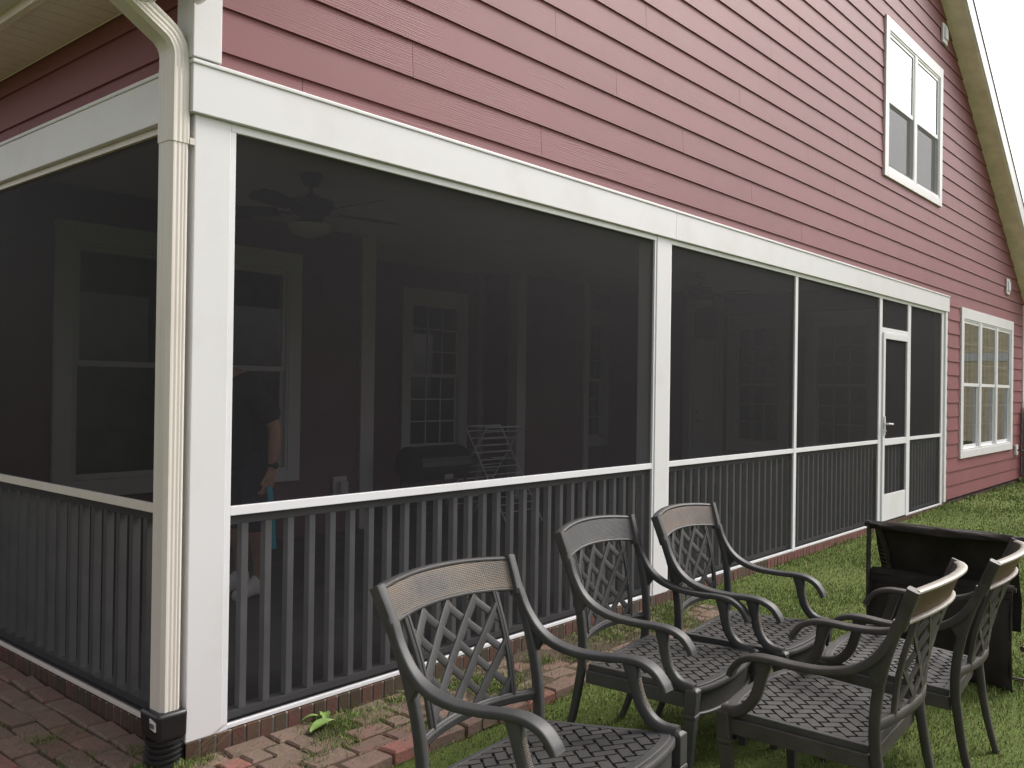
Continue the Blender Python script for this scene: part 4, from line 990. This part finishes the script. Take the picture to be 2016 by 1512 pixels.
# ------------------------------------------------------------------ person on the porch, in profile, facing left
def skinned(name, nodes, edges, mat, parent=None, sub=2, root=0):
    me = bpy.data.meshes.new(name); me.from_pydata([n[0] for n in nodes], edges, []); me.materials.append(MATS[mat])
    o = bpy.data.objects.new(name, me); COL.objects.link(o)
    sk = o.modifiers.new('skin', 'SKIN'); sk.use_smooth_shade = True
    for i, n in enumerate(nodes):
        r = n[1]; me.skin_vertices[0].data[i].radius = (r, r) if not isinstance(r, tuple) else r
        me.skin_vertices[0].data[i].use_root = (i == root)
    ss = o.modifiers.new('sub', 'SUBSURF'); ss.levels = sub; ss.render_levels = sub
    if parent is not None: o.parent = parent
    return o
def person():
    nodes, edges, idx = [], [], {}
    def nd(k, p_, r, frm=None):
        idx[k] = len(nodes); nodes.append((p_, r))
        if frm is not None: edges.append((idx[frm], idx[k]))
    nd('pelvis', (1.50, 1.90, .94), .09); nd('waist', (1.47, 1.90, 1.08), .095, 'pelvis'); nd('chest', (1.42, 1.90, 1.24), (.11, .14), 'waist'); nd('upper', (1.36, 1.90, 1.37), (.10, .15), 'chest')
    nd('neck', (1.27, 1.90, 1.46), .055, 'upper'); nd('skull', (1.21, 1.90, 1.54), (.075, .07), 'neck'); nd('brow', (1.165, 1.90, 1.60), (.095, .078), 'skull'); nd('crown', (1.17, 1.90, 1.665), (.065, .06), 'brow')
    nd('jaw', (1.125, 1.90, 1.535), (.04, .045), 'skull'); nd('nose', (1.062, 1.90, 1.583), .012, 'brow')
    for s, nm in ((-1, 'l'), (1, 'r')):
        nd(nm+'sh', (1.40, 1.90+s*.185, 1.36), .062, 'upper')
        if s < 0: el, wr, pl = (1.535, 1.665, 1.10), (1.505, 1.655, .845), (1.488, 1.655, .775)
        else: el, wr, pl = (1.40, 2.13, 1.10), (1.24, 2.10, .96), (1.18, 2.09, .93)
        nd(nm+'el', el, .046, nm+'sh'); m_ = tuple(.55*a+.45*b for a, b in zip(el, wr)); nd(nm+'fa', m_, .042, nm+'el'); nd(nm+'wr', wr, .028, nm+'fa'); nd(nm+'palm', pl, (.026, .036), nm+'wr')
        d = Vector(pl)-Vector(wr); d.normalize()
        for k, (off, ln) in enumerate(((-.030, .075), (-.010, .085), (.010, .080), (.028, .062))):
            b = Vector(pl)+d*.035+Vector((off, 0, 0)); t1 = b+d*ln*.5+Vector((-.008, .004*s, 0)); t2 = t1+d*ln*.3+Vector((-.024, .008, .004))
            nd(f'{nm}f{k}a', tuple(b), .0105, nm+'palm'); nd(f'{nm}f{k}b', tuple(t1), .009, f'{nm}f{k}a'); nd(f'{nm}f{k}c', tuple(t2), .0075, f'{nm}f{k}b')
        b = Vector(pl)+Vector((-.038, 0, .0)); nd(nm+'ta', tuple(b), .0115, nm+'palm'); nd(nm+'tb', tuple(b+d*.04+Vector((-.016, 0, 0))), .0095, nm+'ta')
        nd(nm+'hip', (1.50, 1.90+s*.095, .86), .078, 'pelvis'); nd(nm+'kn', (1.47, 1.90+s*.11, .48), .060, nm+'hip'); nd(nm+'calf', (1.51, 1.90+s*.11, .32), .056, nm+'kn'); nd(nm+'an', (1.525, 1.90+s*.11, .085), .038, nm+'calf')
        nd(nm+'heel', (1.535, 1.90+s*.11, .045), .036, nm+'an'); nd(nm+'ball', (1.37, 1.90+s*.115, .035), (.026, .04), nm+'an'); nd(nm+'toe', (1.315, 1.90+s*.115, .028), (.018, .03), nm+'ball')
    P = skinned('person', nodes, edges, 'skin')
    tag(P, 'person in black t-shirt and white socks standing behind the porch screen, wearing a wristwatch', 'person')
    n2 = [((1.505, 1.90, .76), (.175, .195)), ((1.475, 1.90, 1.03), (.165, .18)), ((1.42, 1.90, 1.24), (.155, .19)), ((1.365, 1.90, 1.365), (.125, .17)), ((1.29, 1.90, 1.445), (.072, .08)),
          ((1.405, 1.705, 1.35), .088), ((1.48, 1.685, 1.23), .082), ((1.522, 1.675, 1.125), .078), ((1.405, 2.095, 1.35), .088), ((1.405, 2.12, 1.23), .08), ((1.405, 2.13, 1.12), .076)]
    skinned('shirt', n2, [(0, 1), (1, 2), (2, 3), (3, 4), (3, 5), (5, 6), (6, 7), (3, 8), (8, 9), (9, 10)], 'shirt_black', P)
    n3 = [((1.495, 1.90, 1.05), (.150, .18)), ((1.50, 1.90, .90), (.15, .18)), ((1.50, 1.80, .80), .115), ((1.48, 1.79, .56), .098), ((1.475, 1.79, .40), .09), ((1.50, 2.0, .80), .115), ((1.48, 2.01, .56), .098), ((1.475, 2.01, .40), .09)]
    skinned('shorts', n3, [(0, 1), (1, 2), (2, 3), (3, 4), (1, 5), (5, 6), (6, 7)], 'shorts_dark', P, 2, 1)
    for y in (1.79, 2.01):
        skinned('sock', [((1.525, y, .17), .046), ((1.528, y, .085), .047), ((1.54, y, .044), .043), ((1.37, y, .036), (.033, .047)), ((1.31, y, .03), (.026, .038))], [(0, 1), (1, 2), (1, 3), (3, 4)], 'sock_white', P, 2, 1)
    skinned('hair', [((1.20, 1.90, 1.60), (.098, .082)), ((1.195, 1.90, 1.65), (.088, .074)), ((1.19, 1.90, 1.70), (.05, .045)), ((1.255, 1.90, 1.575), (.06, .06))], [(0, 1), (1, 2), (0, 3)], 'hair_brown', P)
    m = MB(); c = Vector((1.5065, 1.656, .862)); m.sweep([tuple(c+Vector((.034*math.cos(2*math.pi*k/20), .034*math.sin(2*math.pi*k/20), .002))) for k in range(20)], (0, 0, 1), .011, .003, 8, .6, True, True); m.lathe([(.021, 0), (.021, .008), (.017, .011)], tuple(c+Vector((0, -.033, 0))), 18, (0, -1, 0)); m.build('watch', 'black_plastic', P)
    m = MB()
    for s in (-1, 1): m.lathe([(.006, 0), (.012, .006), (.010, .014), (.003, .018)], (1.083, 1.90+s*.032, 1.612), 12, (-1, s*.2, 0))
    m.build('eyes', 'black_plastic', P)
    m = MB(); m.sweep([(1.093, 1.875, 1.548), (1.086, 1.90, 1.547), (1.093, 1.925, 1.548)], (0, 0, 1), .006, .005, 8); m.build('mouth', simple('lips', (.28, .12, .10), .5), P)
    m = MB()
    for s in (-1, 1): m.lathe([(.012, 0), (.026, .006), (.028, .012), (.012, .016)], (1.205, 1.90+s*.072, 1.575), 14, (.2, s, .0))
    m.build('ears', 'skin', P)
    m = MB(); m.sweep(spline([(1.47, 1.63, .73), (1.475, 1.625, .66), (1.495, 1.63, .55), (1.50, 1.635, .44), (1.512, 1.64, .33)]), (1, 0, .1), [.016, .017]+[.020]*20+[.022]*3, .005, 8, .5)
    tag(m.build('strap', 'teal_strap'), 'teal strap hanging from the hand of the person on the porch', 'strap')
person()

# ------------------------------------------------------------------ grass, weeds, litter
def blades(name, xy, z, hgt, wid, cols, lean=.5, mat='blade'):
    n = len(xy); g = RNG
    a = g.uniform(0, 2*np.pi, n); ca, sa = np.cos(a), np.sin(a); la = g.uniform(0, 2*np.pi, n); ll = np.abs(g.normal(0, lean, n))
    d = np.stack([np.cos(la)*ll, np.sin(la)*ll], 1)*hgt[:, None]
    base = np.column_stack([xy, z]); W = np.column_stack([ca*wid, sa*wid, np.zeros(n)])
    mid = base+np.column_stack([d*.35, hgt*.6]); tip = base+np.column_stack([d, hgt*np.clip(1-.25*ll**2, .35, 1)])
    V = np.stack([base-W, base+W, mid-W*.75, mid+W*.75, tip], 1).reshape(-1, 3)
    o = np.arange(n)*5
    loops = np.stack([o, o+1, o+3, o+2, o+2, o+3, o+4], 1).ravel()
    starts = (np.arange(n)[:, None]*7+np.array([0, 4])).ravel()
    me = bpy.data.meshes.new(name); me.vertices.add(len(V)); me.vertices.foreach_set('co', V.astype(np.float32).ravel())
    me.loops.add(len(loops)); me.loops.foreach_set('vertex_index', loops.astype(np.int32)); me.polygons.add(len(starts)); me.polygons.foreach_set('loop_start', starts.astype(np.int32))
    me.update(calc_edges=True)
    c = cols[g.integers(0, len(cols), n)]*g.uniform(.65, 1.35, (n, 1)); c = np.column_stack([c, np.ones(n)])
    ca_ = me.color_attributes.new('tint', 'FLOAT_COLOR', 'POINT'); ca_.data.foreach_set('color', np.repeat(c, 5, 0).astype(np.float32).ravel())
    me.materials.append(MATS[mat]); ob = bpy.data.objects.new(name, me); COL.objects.link(ob); return ob
GREENS = np.array([1.20, 1.20, 1.20])*np.array([(.130, .200, .048), (.15, .220, .06), (.105, .165, .042), (.18, .235, .075), (.155, .20, .06), (.23, .23, .105), (.09, .145, .035)])
DRY = np.array([(.20, .16, .09), (.15, .12, .07), (.24, .20, .12)])
def vnoise(x, y, s, k=0):
    return .5+.25*(np.sin(x*s+1.3*np.sin(y*s*.7+k)+k)+np.sin(y*s*1.1+1.7*np.sin(x*s*.6+2*k)))
def scatter(x0, x1, y0, y1, dens): n = int((x1-x0)*(y1-y0)*dens); return np.column_stack([RNG.uniform(x0, x1, n), RNG.uniform(y0, y1, n)])
parts = []
for (x0, x1, y0, y1, dn, h0, w0) in ((-.2, 4.2, -3.4, -.50, 9000, .023, .0018), (3.4, 6.5, -3.0, -.0, 6500, .024, .0024), (6.5, 10.5, -3.0, 0, 3200, .026, .0036), (10.5, 16.5, -3.4, 0, 1400, .03, .006), (4.2, 9, -5.5, -3, 700, .04, .006), (-3, 4.2, -5.5, -3.4, 700, .035, .005)):
    q = scatter(x0, x1, y0, y1, dn)
    q = q[(q[:, 0] > 3.75) | (q[:, 1] < -.53)]; q = q[~((q[:, 0] < 3.6) & (q[:, 1] > -.54))]
    keep = RNG.random(len(q)) < np.clip(.55+.6*vnoise(q[:, 0], q[:, 1], 3.1, 1)-.25, .25, 1); q = q[keep]
    # worn patch at right
    pd = ((q[:, 0]-2.62)/.30)**2+((q[:, 1]+2.60)/.16)**2; q = q[(pd > 1) | (RNG.random(len(q)) < .25)]
    tall = np.exp(-np.abs(q[:, 1])/.06)*(q[:, 0] > 3.6)
    hh = h0*(.5+.9*RNG.random(len(q)))*(.7+.6*vnoise(q[:, 0], q[:, 1], 5.3, 2))*(1+.7*tall)
    parts.append((q, hh, np.full(len(q), w0)*RNG.uniform(.7, 1.4, len(q))))
q = np.concatenate([p_[0] for p_ in parts]); hh = np.concatenate([p_[1] for p_ in parts]); ww = np.concatenate([p_[2] for p_ in parts])
tag(blades('lawn_grass', q, lawn_z(q[:, 0], q[:, 1])-.004, hh, ww, np.concatenate([GREENS, GREENS, DRY[:2]]), .75), 'short mown lawn grass', None, None, 'stuff')
# weeds and moss between the bricks
pts = []
for cx, cy, r, n in ((.62, -.10, .12, 500), (.78, -.16, .13, 700), (.52, -.28, .09, 350), (.36, -.36, .06, 200), (1.02, -.12, .08, 260), (1.5, -.22, .17, 900), (1.45, -.40, .12, 600), (1.35, -.08, .1, 250), (2.62, -.12, .20, 900), (2.9, -.25, .14, 500), (3.3, -.18, .18, 600), (3.15, -.34, .14, 400), (1.95, -.2, .08, 200), (2.2, -.3, .1, 260), (3.55, -.05, .2, 700),
                     (-.14, .05, .05, 260), (-.02, -.03, .04, 160), (-.09, .2, .10, 160), (-.38, .9, .06, 150), (-.3, .62, .10, 120), (.05, -.05, .05, 120), (-.25, .30, .10, 110), (.9, -.42, .1, 200), (.2, -.45, .08, 150)):
    n = int(n*1.9); p_ = np.column_stack([RNG.normal(cx, r*.6, n), RNG.normal(cy, r*.5, n)]); pts.append(p_[(p_[:, 1] < -.004) | (p_[:, 0] < -.01)])
pth = scatter(-1.2, 3.7, -.5, -.01, 330); pts.append(pth); pts.append(scatter(-1.3, -.01, 0, 2.5, 170))
q = np.concatenate(pts); n = len(q)
tag(blades('path_weeds', q, np.full(n, -.104)+.004*RNG.random(n), .012+.034*RNG.random(n)**1.6, np.full(n, .0016)*RNG.uniform(.7, 1.5, n), np.concatenate([GREENS, GREENS*.75]), .9), 'weeds and grass growing between the path bricks', None, None, 'stuff')
q = np.concatenate([scatter(-1.0, 3.7, -.5, -.01, 800), scatter(-1.3, -.01, 0, 2.6, 700), np.column_stack([RNG.normal(.05, .12, 120), RNG.normal(-.06, .04, 120)])]); q = q[(q[:, 1] < -.003) | (q[:, 0] < -.003)]; n = len(q)
tag(blades('dry_grass', q, np.full(n, -.090)+.008*RNG.random(n), .004+.012*RNG.random(n), np.full(n, .0011), DRY, 3.0), 'dry grass clippings lying on the bricks', None, None, 'stuff')
# long dry stems at the corner post
m = MB()
for k in range(9):
    a = random.uniform(-.4, 1.2); l = random.uniform(.06, .16); x = random.uniform(.0, .10); m.tube(spline([(x, -.015, -.10), (x+.3*l*math.cos(a), -.03, -.10+.5*l), (x+l*math.cos(a)*.9, -.05, -.10+l*.9)], 3), .0009, 4)
tag(m.build('dry_stems', simple('straw', (.22, .17, .10), .8)), 'thin dry grass stems leaning on the foot of the corner post', 'weed')
# green leaves lying on the bricks
def leaf(x, y, l, w_, ang, label, n=8):
    m = MB(); V = []
    for i in range(n+1):
        t = i/n; hw = w_*math.sin(math.pi*min(.98, t*.93+.05))**.8; zz = .012+.018*math.sin(math.pi*t)
        for k in (-1, -.5, 0, .5, 1): V.append((x+math.cos(ang)*t*l-math.sin(ang)*k*hw*(1+.15*math.sin(i*2.6)), y+math.sin(ang)*t*l+math.cos(ang)*k*hw, -.088+zz+.008*abs(k)))
    m.add(V, [(i*5+k, i*5+k+1, (i+1)*5+k+1, (i+1)*5+k) for i in range(n) for k in range(4)], True)
    return tag(m.build('leaf', simple('leaf_green', (.17, .27, .07), .6, .4, 0, .25, 25)), label, 'leaf')
leaf(.485, -.145, .15, .028, R_(12), 'broad pale green leaf lying across the path bricks')
leaf(.53, -.02, .09, .012, R_(-25), 'narrow pale leaf beside the porch bricks')
leaf(.60, -.10, .11, .022, R_(60), 'curled green weed leaf among grass on the path')
